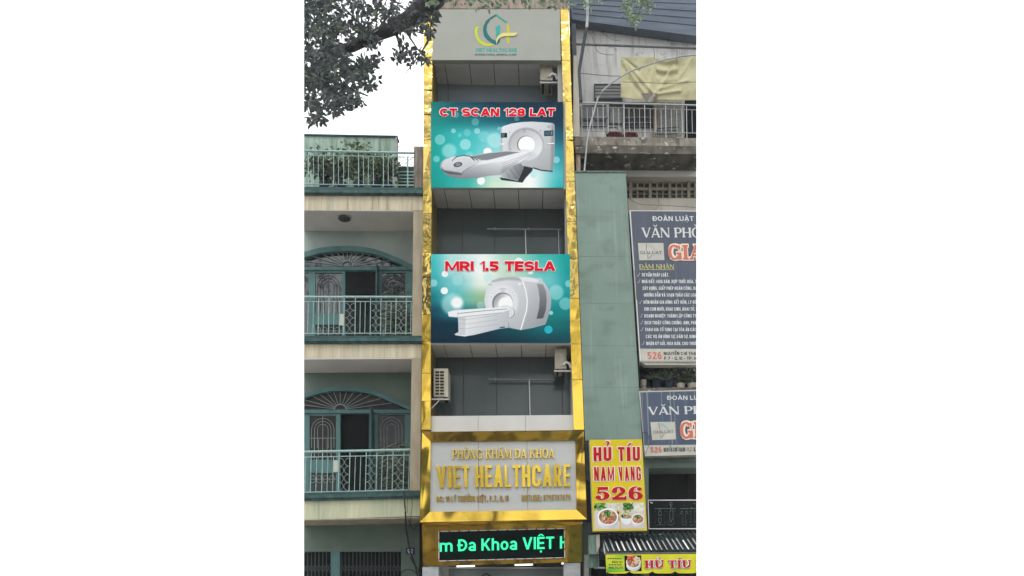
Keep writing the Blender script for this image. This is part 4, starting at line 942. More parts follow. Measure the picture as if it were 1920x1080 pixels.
# the three open bays: ceiling of square tiles, dark glazed back wall
DB = .95
bays = [dict(y0=113, y1=192, xl=810, xr=1056, m='tglass_veiled', seam=[840]), dict(y0=354, y1=478, xl=809, xr=1062, m='tglass', seam=[867, 927, 985, 1047]), dict(y0=645, y1=782, xl=807, xr=1073, m='tglass', seam=[869, 931, 992, 1055])]
for bi, b in enumerate(bays):
    zc = W(940, b['y0'], 0).z; xa, xb = W(b['xl'], b['y0'], 0).x, W(b['xr'], b['y0'], 0).x
    wc = [W(x, b['y0'], 0).x for x in ((832, 879, 925, 972, 1018), (832, 879, 925, 972, 1018), (831, 880.5, 929, 977, 1024))[bi]]
    cs = [xa] + wc + [xb]
    cl = T_.part('ceiling', MB().wbox((xa - .1, .0, zc + .02), (xb + .1, DB, zc + .12)), M['gap'])
    for i in range(6):
        for r_ in range(3):
            T_.part('ceiling_tile', MB().wbox((cs[i] + .008, .01 + r_ * .31, zc + random.uniform(0, .004)), (cs[i + 1] - .008, .31 + r_ * .31, zc + .019)), M['tile'], parent=cl)
    bw = T_.part('back_wall', MB().box(b['xl'] - 12, b['y0'] - 10, b['xr'] + 12, b['y1'] + 16, DB + .04, DB + .1), M['gap'])
    ed = [b['xl'] - 2] + b['seam'] + [b['xr'] - 2]
    for i in range(len(ed) - 1):
        T_.part('glazing_panel', MB().box(ed[i] + .5, b['y0'] + 6, ed[i + 1] - .5, b['y1'] + 12, DB + .0 + random.uniform(0, .004), DB + .03), M[b['m']], parent=bw)
    # side cheeks
    T_.part('side_cheek', MB().prism([(b['xl'] - 1, b['y0']), (b['xl'] + .6, b['y0']), (b['xl'] + .3, b['y1']), (b['xl'] - 1.5, b['y1'])], 0.0, DB), M['wallgrey'])
    T_.part('side_cheek', MB().prism([(b['xr'] - 1.5, b['y0']), (b['xr'] + 1, b['y0']), (b['xr'] + 1.5, b['y1']), (b['xr'] - 1, b['y1'])], 0.0, DB), M['wallgrey'])
T_.part('side_jamb', MB().prism([(1045, 114), (1055, 114), (1057, 191), (1046, 191)], -.02, .0), M['wallgrey'])
T_.part('side_jamb', MB().prism([(1058, 356), (1062.5, 356), (1065, 478), (1060, 478)], -.02, .0), M['wallgrey'])
T_.part('side_jamb', MB().prism([(1071, 646), (1073.5, 646), (1076.3, 779), (1073.5, 779)], -.02, .0), M['wallgrey'])
# white cladding band
xs = [807.5, 896.5, 985.5, 1075.6]
for i in range(3):
    yt = lambda x: lerp(780.2, 778, (x - 807) / 268); yb = lambda x: lerp(809.5, 806.5, (x - 807) / 268)
    T_.part('cladding_panel', MB().prism([(xs[i] + .3, yt(xs[i])), (xs[i + 1] - .3, yt(xs[i + 1])), (xs[i + 1] - .3, yb(xs[i + 1])), (xs[i] + .3, yb(xs[i]))], -.06, 0), M['panelwhite'])
T_.part('cladding_backing', MB().box(807, 781, 1076, 812, 0.001, DB), M['gap'])
for fs in ((812, 335, 1058, 345), (811, 624, 1066, 635), (814, 92, 1048, 103)): T_.part('floor_slab', MB().box(*fs, 0, DB), M['wallgrey'])
# handrails inside the bays
for (xa, xb, y, posts, yb) in ((913, 1053, 429.3, (985, 1047), 480), (915, 1040, 711, (992.5,), 780)):
    hr = T_.part('handrail', MB().tpx([(xa, y, DB - .18), (xb, y + .8, DB - .18)], .02, 8), M['steel'])
    for p in posts: T_.part('rail_post', MB().tpx([(p, y, DB - .18), (p + 1.5, yb, DB - .18)], .016, 8), M['steel'], parent=hr)
    for p in (xa + 14, xa + 78): T_.part('rail_bracket', MB().tpx([(p, y - 2.5, DB - .17), (p, y + 2.5, DB - .17)], .014, 6), M['steel'], parent=hr)

# ---- air conditioners
def ac_unit(x0, y0, x1, y1, Ya, Yb, label, grille=None, side=None):
    t = Thing('air_conditioner', label, 'air conditioner', W((x0 + x1) / 2, y1, (Ya + Yb) / 2))
    t.part('casing', MB().box(x0, y0, x1, y1, Ya, Yb), M['ac'])
    if grille:
        gx0, gy0, gx1, gy1 = grille
        gl = t.part('fan_grille', MB().box(gx0, gy0, gx1, gy1, Ya - .006, Ya - .001), M['acdark'])
        for k in range(9): t.part('grille_slat', MB().box(gx0 - .5, lerp(gy0, gy1, k / 8) - .6, gx1 + .5, lerp(gy0, gy1, k / 8) + .6, Ya - .025, Ya - .007), M['ac'], parent=gl)
        for q in (gx0, (gx0 + gx1) / 2, gx1): t.part('grille_bar', MB().box(q - .6, gy0, q + .6, gy1, Ya - .03, Ya - .026), M['ac'], parent=gl)
    else:
        for k in range(3): t.part('side_rib', MB().box(x0 + 2 + k * 4, y0 + 2, x0 + 3.2 + k * 4, y1 - 2, Ya - .012, Ya - .001), M['ac'])
        t.part('service_cover', MB().box(x1 - 12, y0 + 6, x1 - 4, y1 - 5, Ya - .02, Ya - .001), M['ac'])
        t.part('coolant_hose', MB().tpx([(x1 - 6, y1 - 7, Ya - .03), (x1 + 0, y1 - 12, Ya - .05), (x1 + 6, y1 - 9, Ya - .04), (x1 + 9, y1 - 1, Ya)], .035, 8), M['white'])
    for s_, Yq in ((0, Ya + .04), (1, Yb - .06)):
        br = t.part('bracket', MB().box(side[0], y1 + 3, side[1], y1 + 5.6, Yq, Yq + .04), M['white'])
        if grille: t.part('brace', MB().tpx([(side[1] - 17, y1 + 6, Yq + .02), (side[0] + 1, y1 + 22, Yq + .02)], .014, 5), M['white'], parent=br)
    t.part('foot', MB().box(x0 + 3, y1, x0 + 7, y1 + 3, Ya + .04, Yb - .06).box(x1 - 7, y1, x1 - 3, y1 + 3, Ya + .04, Yb - .06), M['acdark'])
    return t
ac_unit(813, 691, 840, 744, .1, .62, 'cream air conditioner with square grille at the left side of the lowest bay', (815.5, 695, 833, 741), (808, 841))
ac_unit(1040.5, 653.5, 1062, 691, .12, .7, 'cream air conditioner with a hose high in the right corner of the lowest bay', None, (1039, 1072))
ac_unit(1013, 121, 1036, 150, .12, .7, 'hazy grey air conditioner with a hose in the topmost bay behind the roof sign', None, (1012, 1046))

# ---- top sign
S1 = Thing('logo_sign', 'grey panel sign with a green and yellow leaf logo at the top of the tower', 'sign', W(930, 113, -.1))
S1.part('board', MB().prism([(813.5, 17.5), (1050, 17), (1051.3, 113), (810, 112.5)], -.16, -.02), M['signgrey'])
z = Z(780, 0, 5.4); YS = -.164
def zp(pts, Y, mat, nm='logo_shape', th=S1): th.part(nm, MB().prism([z(*p) for p in pts], Y, Y + .003), M[mat])
zp([(612, 270), (668, 272), (630, 284), (618, 320), (628, 370), (660, 410), (710, 440), (800, 448), (750, 466), (690, 462), (630, 425), (602, 370), (594, 320), (598, 285)], YS, 'lime')
zp([(812, 142), (756, 172), (708, 212), (684, 260), (678, 310), (688, 355), (710, 390), (750, 422), (805, 448), (830, 440), (850, 418), (850, 372), (828, 385), (812, 414), (765, 392), (728, 345), (712, 300), (720, 245), (755, 195), (818, 152)], YS - .004, 'dk_teal')
zp([(814, 142), (925, 222), (903, 222), (818, 160)], YS - .006, 'lt_teal')
zp([(810, 272), (848, 246), (848, 340), (830, 352), (812, 400)], YS - .008, 'lt_teal')
zp([(915, 250), (932, 245), (948, 262), (948, 440), (935, 446), (918, 430)], YS, 'mustard')
zp([(812, 440), (812, 400), (824, 372), (845, 348), (885, 332), (945, 332), (1025, 330), (1018, 352), (990, 364), (905, 366), (862, 374), (838, 392), (824, 415), (816, 442)], YS - .012, 'pyel')
S1.part('lettering', text('VIET HEALTHCARE', [z(600, 487), z(1022, 487), z(1022, 524), z(600, 524)], -.164, .03), M['lt_teal'])
S1.part('lettering', text('INTERNATIONAL GENERAL CLINIC', [z(598, 544), z(1022, 544), z(1022, 562), z(598, 562)], -.164, .045), M['dk_teal'])

# ---- banners
B1 = Thing('advertising_banner', 'teal banner reading CT SCAN 128 LAT with a picture of a ring scanner', 'banner', W(932, 352, -.2), 'teal banners on the tower')
B1.part('backing', MB().prism([(808, 191), (1056, 191), (1056, 352), (808, 352)], -.22, -.145), M['signgrey'])
B1.part('frame_edge', MB().prism([(1056.3, 191), (1060, 191), (1062, 355), (1056.3, 355)], -.16, -.142).prism([(808, 352.3), (1056.2, 352.3), (1056.2, 355), (808, 355)], -.18, -.142), M['signgrey'])
image_quad([(808, 191), (1056, 191), (1056, 352), (808, 352)], -.224, '', B1, 'printed_picture', pic_ct())
z = Z(780, 180, 5.684)
q = [z(250, 131), z(1485, 131), z(1478, 215), z(254, 215)]
sb = MB()
text('CT SCAN 128 LAT', q, -.227, .095, gap=.055, mb=sb, ring=.085)
B1.part('lettering_outline', sb, M['puresw'])
B1.part('lettering_shadow', text('CT SCAN 128 LAT', q, -.2255, .095, gap=.055, dx=.3, dy=1.4), M['prtshadow'])
q = [z(250, 131), z(1485, 131), z(1478, 215), z(254, 215)]
B1.part('lettering', text('CT SCAN 128 LAT', q, -.238, .095, gap=.055), M['prtredb'])
B2 = Thing('advertising_banner', 'pale teal banner reading MRI 1.5 TESLA with a picture of a drum scanner', 'banner', W(938, 643, -.2), 'teal banners on the tower')
B2.part('backing', MB().prism([(808, 476.5), (1069, 476.5), (1069, 643), (808, 643)], -.24, -.165), M['signgrey'])
B2.part('frame_edge', MB().prism([(808, 643.3), (1071, 643.3), (1071, 645.3), (808, 645.3)], -.2, -.165), M['white'])
image_quad([(808, 476.5), (1069, 476.5), (1069, 643), (808, 643)], -.244, '', B2, 'printed_picture', pic_mri())
z = Z(780, 470, 5.684)
q = [z(311, 112), z(1489, 112), z(1486, 215), z(311, 215)]
B2.part('lettering_outline', text('MRI 1.5 TESLA', q, -.247, .095, gap=.055, ring=.07), M['puresw'])
B2.part('lettering_shadow', text('MRI 1.5 TESLA', q, -.2455, .095, gap=.055, dx=.4, dy=1.6), M['prtshadow'])
q = [z(311, 112), z(1489, 112), z(1486, 215), z(311, 215)]
B2.part('lettering', text('MRI 1.5 TESLA', q, -.258, .095, gap=.055), M['prtredb'])

# ---- main gold sign
S2 = Thing('gold_framed_sign', 'pale sign in a wide mirror gold frame with raised gold letters VIET HEALTHCARE', 'sign', W(940, 975, -.3))
o_ = [(791.4, 810.7), (1094.2, 807.3), (1100.3, 973.5), (787.2, 979)]
i_ = [(807.3, 828), (1079, 825.5), (1081.2, 955.8), (806, 959.8)]
S2.part('box', MB().prism([(792.5, 812), (1093, 809), (1099, 972), (788.5, 977)], -.43, -.02), M['goldside'])
def bar(ia, ib, Yo, Yi):
    fr = [W(*o_[ia], Yo), W(*o_[ib], Yo), W(*i_[ib], Yi), W(*i_[ia], Yi)]
    bk = [Vector((p.x, -.4, p.z)) for p in fr]
    return MB().add(fr + bk, [(0, 1, 2, 3), (7, 6, 5, 4)] + [(i, i + 4, (i + 1) % 4 + 4, (i + 1) % 4) for i in range(4)])
for a, b in ((0, 1), (1, 2), (2, 3), (3, 0)):
    # each side in two sheets
    fa = bar(a, b, -.53, -.50); S2.part('frame_bar', fa, M['gold'])
S2.part('frame_rim', MB().prism([(o_[3][0] + .3, 978.3), (o_[2][0] - .3, 972.8), (o_[2][0] - .3, 974.3), (o_[3][0] + .3, 980)], -.5, -.05), M['gold'])
sx = [806, 897.5, 989.5, 1081.2]
sxt = [807.3, 897, 988, 1079]
for i in range(3):
    yt = lambda x: lerp(828, 825.5, (x - 807) / 272); yb = lambda x: lerp(960, 956, (x - 806) / 275)
    S2.part('sign_panel', MB().prism([(sxt[i] + .4, yt(sxt[i])), (sxt[i + 1] - .4, yt(sxt[i + 1])), (sx[i + 1] - .4, yb(sx[i + 1])), (sx[i] + .4, yb(sx[i]))], -.45, -.432), M['signwhite'])
z = Z(780, 800, 5.685)
def letters(s, q, off, Y, thick, mat, serif_=False, **k):
    """raised letters, each one its own part"""
    def cells(fn):
        ws = []
        for ch in s: ws.append(fn(ch))
        return ws
    if serif_:
        G = _glyphs(k['T'], k['t'], k['sh'], k['so']); adv = [(.45 if ch == ' ' else G[ch][0] + .1) for ch in s]; tot = sum(adv) - .1
        x = 0
        for ch, a in zip(s, adv):
            if ch != ' ':
                w = G[ch][0]; u0, u1 = x / tot, (x + w) / tot
                qq = [quadmap(q, u0, 1), quadmap(q, u1, 1), quadmap(q, u1, 0), quadmap(q, u0, 0)]
                S2.part('letter', stext(ch, qq, Y, thick, **k), M[mat])
            x += a
    else:
        hpx = abs(q[0][1] - q[3][1]); ratio = (q[1][0] - q[0][0]) / hpx
        for ch, x, w_, pol in sans_layout(s, ratio, .13 + 2 * off, .12 + 1.5 * off, .075):
            mb = MB(); place_polys(mb, pol, x, ratio, q, Y, thick, 0, 0, 0, None); S2.part('letter', mb, M[mat])
letters('PHÒNG KHÁM ĐA KHOA', [z(385, 244), z(1475, 236), z(1475, 331), z(385, 345)], 0, -.455, .03, 'goldt', True, T=.17, t=.075, sh=.06, so=.08)
letters('VIET HEALTHCARE', [z(218, 418), z(1645, 402), z(1645, 636), z(226, 652)], .028, -.455, .05, 'goldt')
S2.part('lettering', text('ĐC: 10 LÝ THƯỜNG KIỆT, P.7, Q.10', [z(220, 740), z(988, 732), z(988, 795), z(220, 801)], -.455, .03, thick=.02), M['goldsmall'])
S2.part('lettering', text('HOTLINE: 0795787879', [z(1128, 728), z(1645, 722), z(1645, 786), z(1128, 792)], -.455, .03, thick=.02), M['goldsmall'])

# ---- gold fascia and LED screen
T_.part('gold_fascia', MB().prism([(791, 979), (940, 977), (940, 1058), (793, 1061.4)], -.1, .0), M['gold'])
T_.part('gold_fascia', MB().prism([(940.4, 977), (1091, 974), (1091, 1053.7), (940.4, 1058)], -.1, .0), M['gold'])
L = Thing('led_display', 'black LED display with glowing green scrolling text on the gold fascia', 'LED display', W(940, 1048, -.15))
L.part('case', MB().prism([(822.6, 996.6), (1058, 991), (1058.8, 1045.6), (823, 1052)], -.2, -.102), M['led'])
for (a, b) in (((822.6, 996.6), (1058, 991)), ((1058, 991), (1058.8, 1045.6)), ((1058.8, 1045.6), (823, 1052)), ((823, 1052), (822.6, 996.6))):
    n = 26 if abs(a[0] - b[0]) > 50 else 6
    fr = L.part('frame', MB().tpx([(*a, -.2), (*b, -.2)], .009, 6), M['white'])
    rd = MB()
    for k in range(n):
        if k % 2: continue
        p, q = [(lerp(a[0], b[0], t), lerp(a[1], b[1], t), -.203) for t in (k / n, (k + .45) / n)]
        rd.tpx([p, q], .0085, 5)
    L.part('red_dash', rd, M['ledr'], parent=fr)
z = Z(780, 960, 5.818)
L.part('glowing_text', text('m Đa Khoa VIỆT H', [z(258, 305), z(1668, 262), z(1668, 396), z(258, 434)], -.204, .026, clip=(824, 1057.2), res=4), M['ledt'])

# ---- clinic ground floor
T_.part('pilaster', MB().prism([(792, 1063), (822, 1062.5), (822, G0), (790, G0)], -.08, .4), M['marble'])
T_.part('pilaster', MB().prism([(1057, 1056), (1088, 1055), (1090, G0), (1057, G0)], -.08, .4), M['marble'])
T_.part('lobby_ceiling', MB().prism([(815, 1050), (1066, 1045), (1066, 1050), (815, 1055)], .02, 3.2), M['tile'])
T_.part('glass_front', MB().box(841, 1064, 1056, G0, .5, .52), M['ingrey'])
T_.part('glass_frame', MB().box(822, 1062, 841, G0, .45, .5).box(841, 1063.5, 1056, 1066, .44, .5), M['wallgrey'])
for k, (xa, xb, y) in enumerate(((856, 890, 1061.5), (965, 999, 1059), (1053, 1057, 1056.5))):
    T_.part('tube_light', MB().prism([(xa, y - 1.4), (xb, y - 2.2), (xb, y + .8), (xa, y + 1.6)], .3, .36), M['tube_light'])
T_.part('door_emblem', MB().strip([(904, 1079), (911.5, 1074), (919.5, 1079)], [(904, 1081), (911.5, 1076), (919.5, 1081)], .48, .499), M['black'])

# ------------------------------------------------------------------ right: old apartment building
R = Thing('apartment_building', 'old pale grey apartment building with a stained balcony slab at the right', 'building', (W(1200, G0).x, 0, 0))
DR = .95
XE = 1330
R.part('roof_slab', MB().prism([(1068, -70), (XE, -70), (XE, 70.5), (1102, 40.5), (1072, 36)], DR - .3, DR + .6), M['roofdark'])
for k in range(4):
    R.part('roof_batten', MB().prism([(1075, 4 + k * 9 - 8), (XE, 14 + k * 14 - 8), (XE, 15.6 + k * 14 - 8), (1075, 5.6 + k * 9 - 8)], DR - .315, DR - .302), M['roofdark'])
R.part('upper_wall', MB().prism([(1078, 20), (XE, 20), (XE, 300), (1078, 300)], DR, DR + .15), M['rwall'])
R.part('corner_column', MB().prism([(1071.5, 44), (1079.5, 44), (1084, 200), (1084.5, 256), (1075, 256), (1073, 110)], .05, .5), M['darkcol'])
R.part('corner_column', MB().prism([(1075.5, 104), (1084, 104), (1087, 256), (1074.5, 256)], -.02, .04), M['pale'])
R.part('stained_column', MB().prism([(1079.5, 288), (1088, 288), (1088.5, 322), (1081, 322)], .02, .5), M['brown'])
R.part('dark_gap', MB().prism([(1068, 200), (1077, 256), (1082, 330), (1070, 330)], .6, .8), M['black'])
R.part('slab_edge', MB().prism([(1077, 255.5), (XE, 259.5), (XE, 274), (1077, 272)], 0, DR + .1), M['conc'])
R.part('slab_edge', MB().prism([(1077, 272.3), (XE, 274.3), (XE, 289), (1079, 287)], -.03, DR + .1), M['conc2'])
R.part('soffit', MB().prism([(1088, 287.5), (XE, 288), (XE, 290), (1088, 289.5)], .3, DR), M['rceil'])
R.part('lower_beam', MB().prism([(1088, 305), (XE, 305), (XE, 331), (1088, 331)], DR - .25, DR + .1), M['rceil'])
R.part('lower_wall', MB().prism([(1160, 331), (XE, 331), (XE, 334.5), (1160, 334.5)], DR, DR + .1), M['rceil'])
R.part('lower_wall', MB().prism([(1160, 372), (XE, 372), (XE, 400), (1160, 400)], DR - .3, DR + .1), M['pale'])
# pierced block screen
bs = R.part('block_screen', MB().box(1160, 334, XE, 372, DR + .06, DR + .1), M['blockpane'])
z = Z(1060, 180, 4.909)
cols = [(540, 570), (588, 617), (658, 673), (722, 730), (770, 795), (838, 850), (893, 905), (950, 975), (1015, 1028), (1070, 1082), (1125, 1150), (1190, 1215)]
for a, b in cols:
    R.part('block_post' if b - a > 18 else 'block_rib', MB().box(z(a, 0)[0], 334, z(b, 0)[0], 371.8, DR + (-.02 if b - a > 18 else .01), DR + .05), M['block'], parent=bs)
for ya, yb in ((750, 762), (801, 806), (842, 867), (900, 905), (937, 944)):
    R.part('block_band', MB().box(1160, z(0, ya)[1], XE, z(0, yb)[1], DR + .015 if yb - ya < 10 else DR + .002, DR + .048), M['block'], parent=bs)
# windows and doors of the top storey behind the railing
Yw = DR - .02
def win(x0, y0, x1, y1, mat, nm='window', frame='wallgrey', fw=1.6):
    f = R.part(nm, MB().box(x0, y0, x1, y1, Yw - .0, Yw + .03), M[mat])
    R.part('frame', MB().box(x0, y0, x0 + fw, y1, Yw - .05, Yw - .001).box(x1 - fw, y0, x1, y1, Yw - .05, Yw - .001).box(x0 + fw, y0, x1 - fw, y0 + fw, Yw - .048, Yw - .001).box(x0 + fw, y1 - fw, x1 - fw, y1, Yw - .048, Yw - .001), M[frame], parent=f)
    return f
w1 = win(1114, 157, 1166, 186, 'shutter', frame='darkcol')
for k in range(4): R.part('shutter_slat', MB().box(1116, 160 + k * 6.2, 1164, 164.6 + k * 6.2, Yw - .03 - .004 * k, Yw - .004), M['shutter'], parent=w1)
w2 = win(1090, 196, 1138, 236, 'wdark', frame='shutter'); R.part('mullion', MB().box(1113, 197, 1115, 235, Yw - .04, Yw - .002), M['shutter'], parent=w2)
R.part('sill', MB().box(1088, 218, 1140, 221, Yw - .08, Yw - .052), M['shutter'], parent=w2)
w3 = win(1142, 194, 1168, 232, 'shutter', frame='darkcol')
w4 = win(1171, 192, 1225, 238, 'wdark', frame='darkcol')
for yy_ in (219, 229): R.part('window_bar', MB().box(1172, yy_, 1224, yy_ + 1.6, Yw - .03, Yw - .002), M['shutter'], parent=w4)
R.part('door_post', MB().box(1226, 180, 1232, 256, Yw - .12, Yw), M['cream_col'])
R.part('door_post', MB().box(1168, 180, 1170.6, 256, Yw - .1, Yw - .003), M['rwall'])
dr = R.part('door', MB().box(1233, 187, 1281, 262, Yw - .04, Yw), M['pale'])
for k in range(3): R.part('door_panel', MB().box(1236 + k * 15, 192, 1248 + k * 15, 255, Yw - .055, Yw - .041), M['shutter'], parent=dr)
R.part('doorway', MB().box(1284, 188, XE, 262, Yw - .01, Yw), M['black'])
# balcony railing
rr = R.part('balustrade', MB().tpx([(1086, 192.6, .06), (XE, 198, .06)], .02, 8), M['steel'])
R.part('middle_rail', MB().tpx([(1086, 200.4, .06), (XE, 206.6, .06)], .010, 6), M['steel'], parent=rr)
R.part('bottom_rail', MB().tpx([(1086, 244.8, .06), (XE, 250.3, .06)], .010, 6), M['steel'], parent=rr)
for i, x in enumerate((150, 200, 250, 298, 347, 393, 440, 490, 540, 585, 633, 682, 730, 780, 830, 880, 922, 975, 1024, 1072, 1115, 1165)):
    px = 1060 + x / 4.909; t = (px - 1086) / 220; tall = i in (0, 4, 8, 12, 16, 20)
    R.part('baluster', MB().tpx([(px, (192.8 if tall else 200.6) + t * 5.2, .06), (px + .9, (255 if tall else 245) + t * 5.2, .06)], .008 if tall else .0055, 6), M['steel'], parent=rr)
# shell, lower storeys
bx0, bx1 = W(1098, 600, 1).x, W(XE, 600, 1).x
sh = MB().wbox((bx0, 3.2, 0), (bx1, 3.35, W(1200, -60, 0).z)).wbox((bx0 - .1, DR + .2, 0), (bx0, 3.2, W(1200, -60, 0).z))
for y in (395, 690, 850): sh.wbox((bx0, DR + .11, W(1200, y, 0).z - .1), (bx1, 3.19, W(1200, y, 0).z))
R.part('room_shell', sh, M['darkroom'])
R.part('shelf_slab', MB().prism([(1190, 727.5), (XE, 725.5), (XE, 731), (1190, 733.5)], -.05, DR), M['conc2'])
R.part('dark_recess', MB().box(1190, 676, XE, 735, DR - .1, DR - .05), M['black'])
R.part('lintel', MB().prism([(1200, 852), (XE, 850), (XE, 876), (1200, 878)], .1, DR), M['darkcol'] if 0 else M['gwall'])
R.part('side_post', MB().prism([(1205, 850), (1216, 850), (1218, G0), (1207, G0)], .05, .4), M['gwall'])
R.part('dark_shop_opening', MB().box(1190, 876, XE, 1030, DR - .02, DR + .02), pmat('near_black_opening', (.014, .012, .010), (.008, .008, .008), 3, (1, 1, .3), .8))  # shade of the shop opening put into a near-black sheet
R.part('shopfront_seam', MB().box(1287, 878, 1289, 940, DR - .06, DR - .021), M['black'])
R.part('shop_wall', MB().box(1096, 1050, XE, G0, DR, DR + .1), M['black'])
R.part('shop_wall', MB().prism([(1092, 980), (1108, 980), (1110, G0), (1092, G0)], .3, DR), M['gwall'])
R.part('shop_post', MB().prism([(1095, 1040), (1104, 1040), (1104, G0), (1095, G0)], .0, .2), M['wallgrey'])

# pipes
def pipe(name, pts, r, mat, label, cat='pipe', n=8, group=None):
    return single(name, label, cat, MB().tpx(pts, r, n), M[mat], group)
R.part('downpipe', MB().tpx([(1102.5, -40, -.3), (1101.5, 30, -.3), (1100.2, 52, -.3)], .036, 8), M['pipew'])
R.part('bent_pipe', MB().tpx([(1099, 54, -.28), (1096, 72, -.2), (1090, 108, -.1), (1085.5, 135, .0), (1087, 160, .0), (1089.5, 190, .0)], .042, 8), M['darkcol'])
R.part('awning_bar', MB().tpx([(1070, 82.3, .1), (XE, 91.5, .1)], .030, 8), M['pipe'])
cp = [(1323, 101), (1305, 103), (1278.5, 105.5), (1245, 112), (1208, 124), (1178.5, 135), (1149, 153.5), (1130, 170), (1121, 184), (1108, 229), (1100.7, 265.6), (1095.6, 321)]
single('curved_pole', 'long thin grey pole curving up across the railing to the yellowed tarpaulin', 'pole', MB().tpx([(x, y, -.16) for x, y in cp], .02, 8), M['pipew'])
cable([(1088, 137, .2), (1110, 139.5, .2), (1140, 142, .2), (1164, 142.8, .2)], .008, 'dark wire strung straight from the corner to the tarpaulin edge', mat='wire')
for x in (1108, 1121.5, 1146.5): pass
cable([(1081, 46, .3), (1100, 58, .25), (1112, 72, .2), (1119, 95, .2), (1135, 102, .2), (1150, 103, .2)], .006, 'thin loose wire looping down in front of the pale wall', mat='wire')
cable([(1107, 64, .5), (1118, 57, .5), (1130, 62, .5), (1145, 73, .5), (1163, 77, .5)], .005, 'thin curved wire lying high on the pale wall', mat='wire')
# small fixtures on the wall
for (x, y, w_, h_, lb) in ((1131.5, 56, 3, 2.2, 'tiny dark fitting near the bent pipe on the pale wall'), (1254, 70.5, 2.7, 4.2, 'small dark oval fitting under the sloping roof edge')):
    single('wall_fitting', lb, 'fitting', MB().prism([(x + w_ * math.cos(a), y + h_ * math.sin(a)) for a in [k * math.pi / 6 for k in range(12)]], DR - .06, DR - .002), M['darkcol'])

# tarpaulin: folded cloth hung from the bar
tp = [(1164.6, 107.4), (1226.7, 106.5), (1231, 109), (1269, 111), (1305, 103.7), (1330, 98)]
bt = [(1163.7, 182), (1185, 185), (1205, 187.5), (1214, 174.5), (1227, 174), (1233, 186.5), (1270, 187), (1305, 187), (1330, 188)]
tm = MB(); nx, ny = 96, 44; vs_ = []
for j in range(ny + 1):
    for i in range(nx + 1):
        x = lerp(1164, 1330, i / nx); v = j / ny
        yt = np.interp(x, [p[0] for p in tp], [p[1] for p in tp]); yb = np.interp(x, [p[0] for p in bt], [p[1] for p in bt])
        y = lerp(yt, yb, v)
        dd = 0
        # long diagonal folds fanning from the top left corner and swags between the ties
        for (ax, ay, bx, by, am, wd) in ((1166, 108, 1226, 175, .055, 3.6), (1166, 108, 1198, 132, .05, 2.6), (1170, 120, 1210, 176, .04, 3), (1228, 112, 1216, 174, .03, 3), (1180, 150, 1205, 180, .03, 3),
                                         (1268, 112, 1232, 176, .04, 3), (1268, 112, 1240, 150, .03, 2.5), (1232, 176, 1275, 170, .05, 3), (1232, 168, 1290, 150, .03, 3), (1300, 106, 1270, 150, .03, 3)):
            L2 = (bx - ax) ** 2 + (by - ay) ** 2; t = max(0, min(1, ((x - ax) * (bx - ax) + (y - ay) * (by - ay)) / L2))
            d_ = math.hypot(x - ax - t * (bx - ax), y - ay - t * (by - ay)); dd += am * math.exp(-(d_ / wd) ** 2) * (1 if (bx + ax) % 3 else -1)
        if 1230 < x < 1270: dd += .035 * math.sin((y - 108 - ((x - 1250) / 14) ** 2 * -2) / 3.1) * math.exp(-((y - 128) / 22) ** 2)
        dd += .006 * math.sin(x * .21 + y * .1) + .004 * math.sin(y * .23 + x * .13)
        vs_.append(W(x, y, .28 - dd))
n_ = nx + 1
tm.add(vs_, [(j * n_ + i, j * n_ + i + 1, (j + 1) * n_ + i + 1, (j + 1) * n_ + i) for j in range(ny) for i in range(nx)])
tb_ = [Vector((v.x, v.y + .012, v.z)) for v in vs_]; tm.add(tb_, [((j + 1) * n_ + i, (j + 1) * n_ + i + 1, j * n_ + i + 1, j * n_ + i) for j in range(ny) for i in range(nx)])
TP = Thing('tarpaulin', 'yellowed creased tarpaulin hung under the bar across the upper balcony', 'tarpaulin', W(1240, 187, .28))
TP.part('cloth', tm, M['tarp'], smooth=True)
for x, y in ((1226, 94), (1268, 95), (1270, 94), (1274, 94), (1278, 94)):
    TP.part('tie_cord', MB().tpx([(x, y - 4, .08), (x + 1, y + 8, .05), (x + .5, 111, .24)], .006, 5), M['wire'])
TP.part('seam_cord', MB().tpx([(1168, 153.6, .1), (1200, 154.5, .08), (1255, 156.5, .1), (1300, 153.8, .12), (1330, 153, .12)], .007, 5), M['wire'])
TP.part('torn_flap', MB().prism([(1203, 175), (1224, 174.5), (1213, 192)], .2, .212), pmat('tarp_underside', C(130, 124, 110), C(110, 104, 92), 4))

# balcony furniture: two red-seated chairs and a wire rack
def chair(x, y, lb):
    b = W(x, y, .6); t = Thing('red_seat_chair', lb, 'chair', b, 'red seated chairs on the upper balcony')
    t.part('seat', MB().lathe((b.x, b.y, b.z + .43), [(.19, 0), (.205, .015), (.2, .04), (.15, .055)], 18), M['red'])
    for sx in (-1, 1):
        for sy in (-1, 1): t.part('leg', MB().tube([(b.x + .19 * sx, b.y + .18 * sy, b.z), (b.x + .13 * sx, b.y + .13 * sy, b.z + .43)], .012, 6), M['griddark'])
    bk = t.part('backrest', MB().tube([(b.x - .17, b.y + .15, b.z + .43), (b.x - .19, b.y + .2, b.z + .7), (b.x - .1, b.y + .22, b.z + .84), (b.x + .1, b.y + .22, b.z + .84), (b.x + .19, b.y + .2, b.z + .7), (b.x + .17, b.y + .15, b.z + .43)], .013, 6), M['griddark'])
    for k in (-.08, 0, .08): t.part('back_bar', MB().tube([(b.x + k, b.y + .16, b.z + .45), (b.x + k, b.y + .22, b.z + .83)], .008, 5), M['griddark'], parent=bk)
chair(1153, 285, 'chair with a round red seat, the left of the pair behind the steel railing')
chair(1183, 286, 'chair with a round red seat, nearer the doorway behind the steel railing')
z = Z(1060, 180, 4.909)
K = Thing('wire_rack', 'grey wire rack standing behind the railing below the pale door', 'rack', W(*z(920, 392), .35))
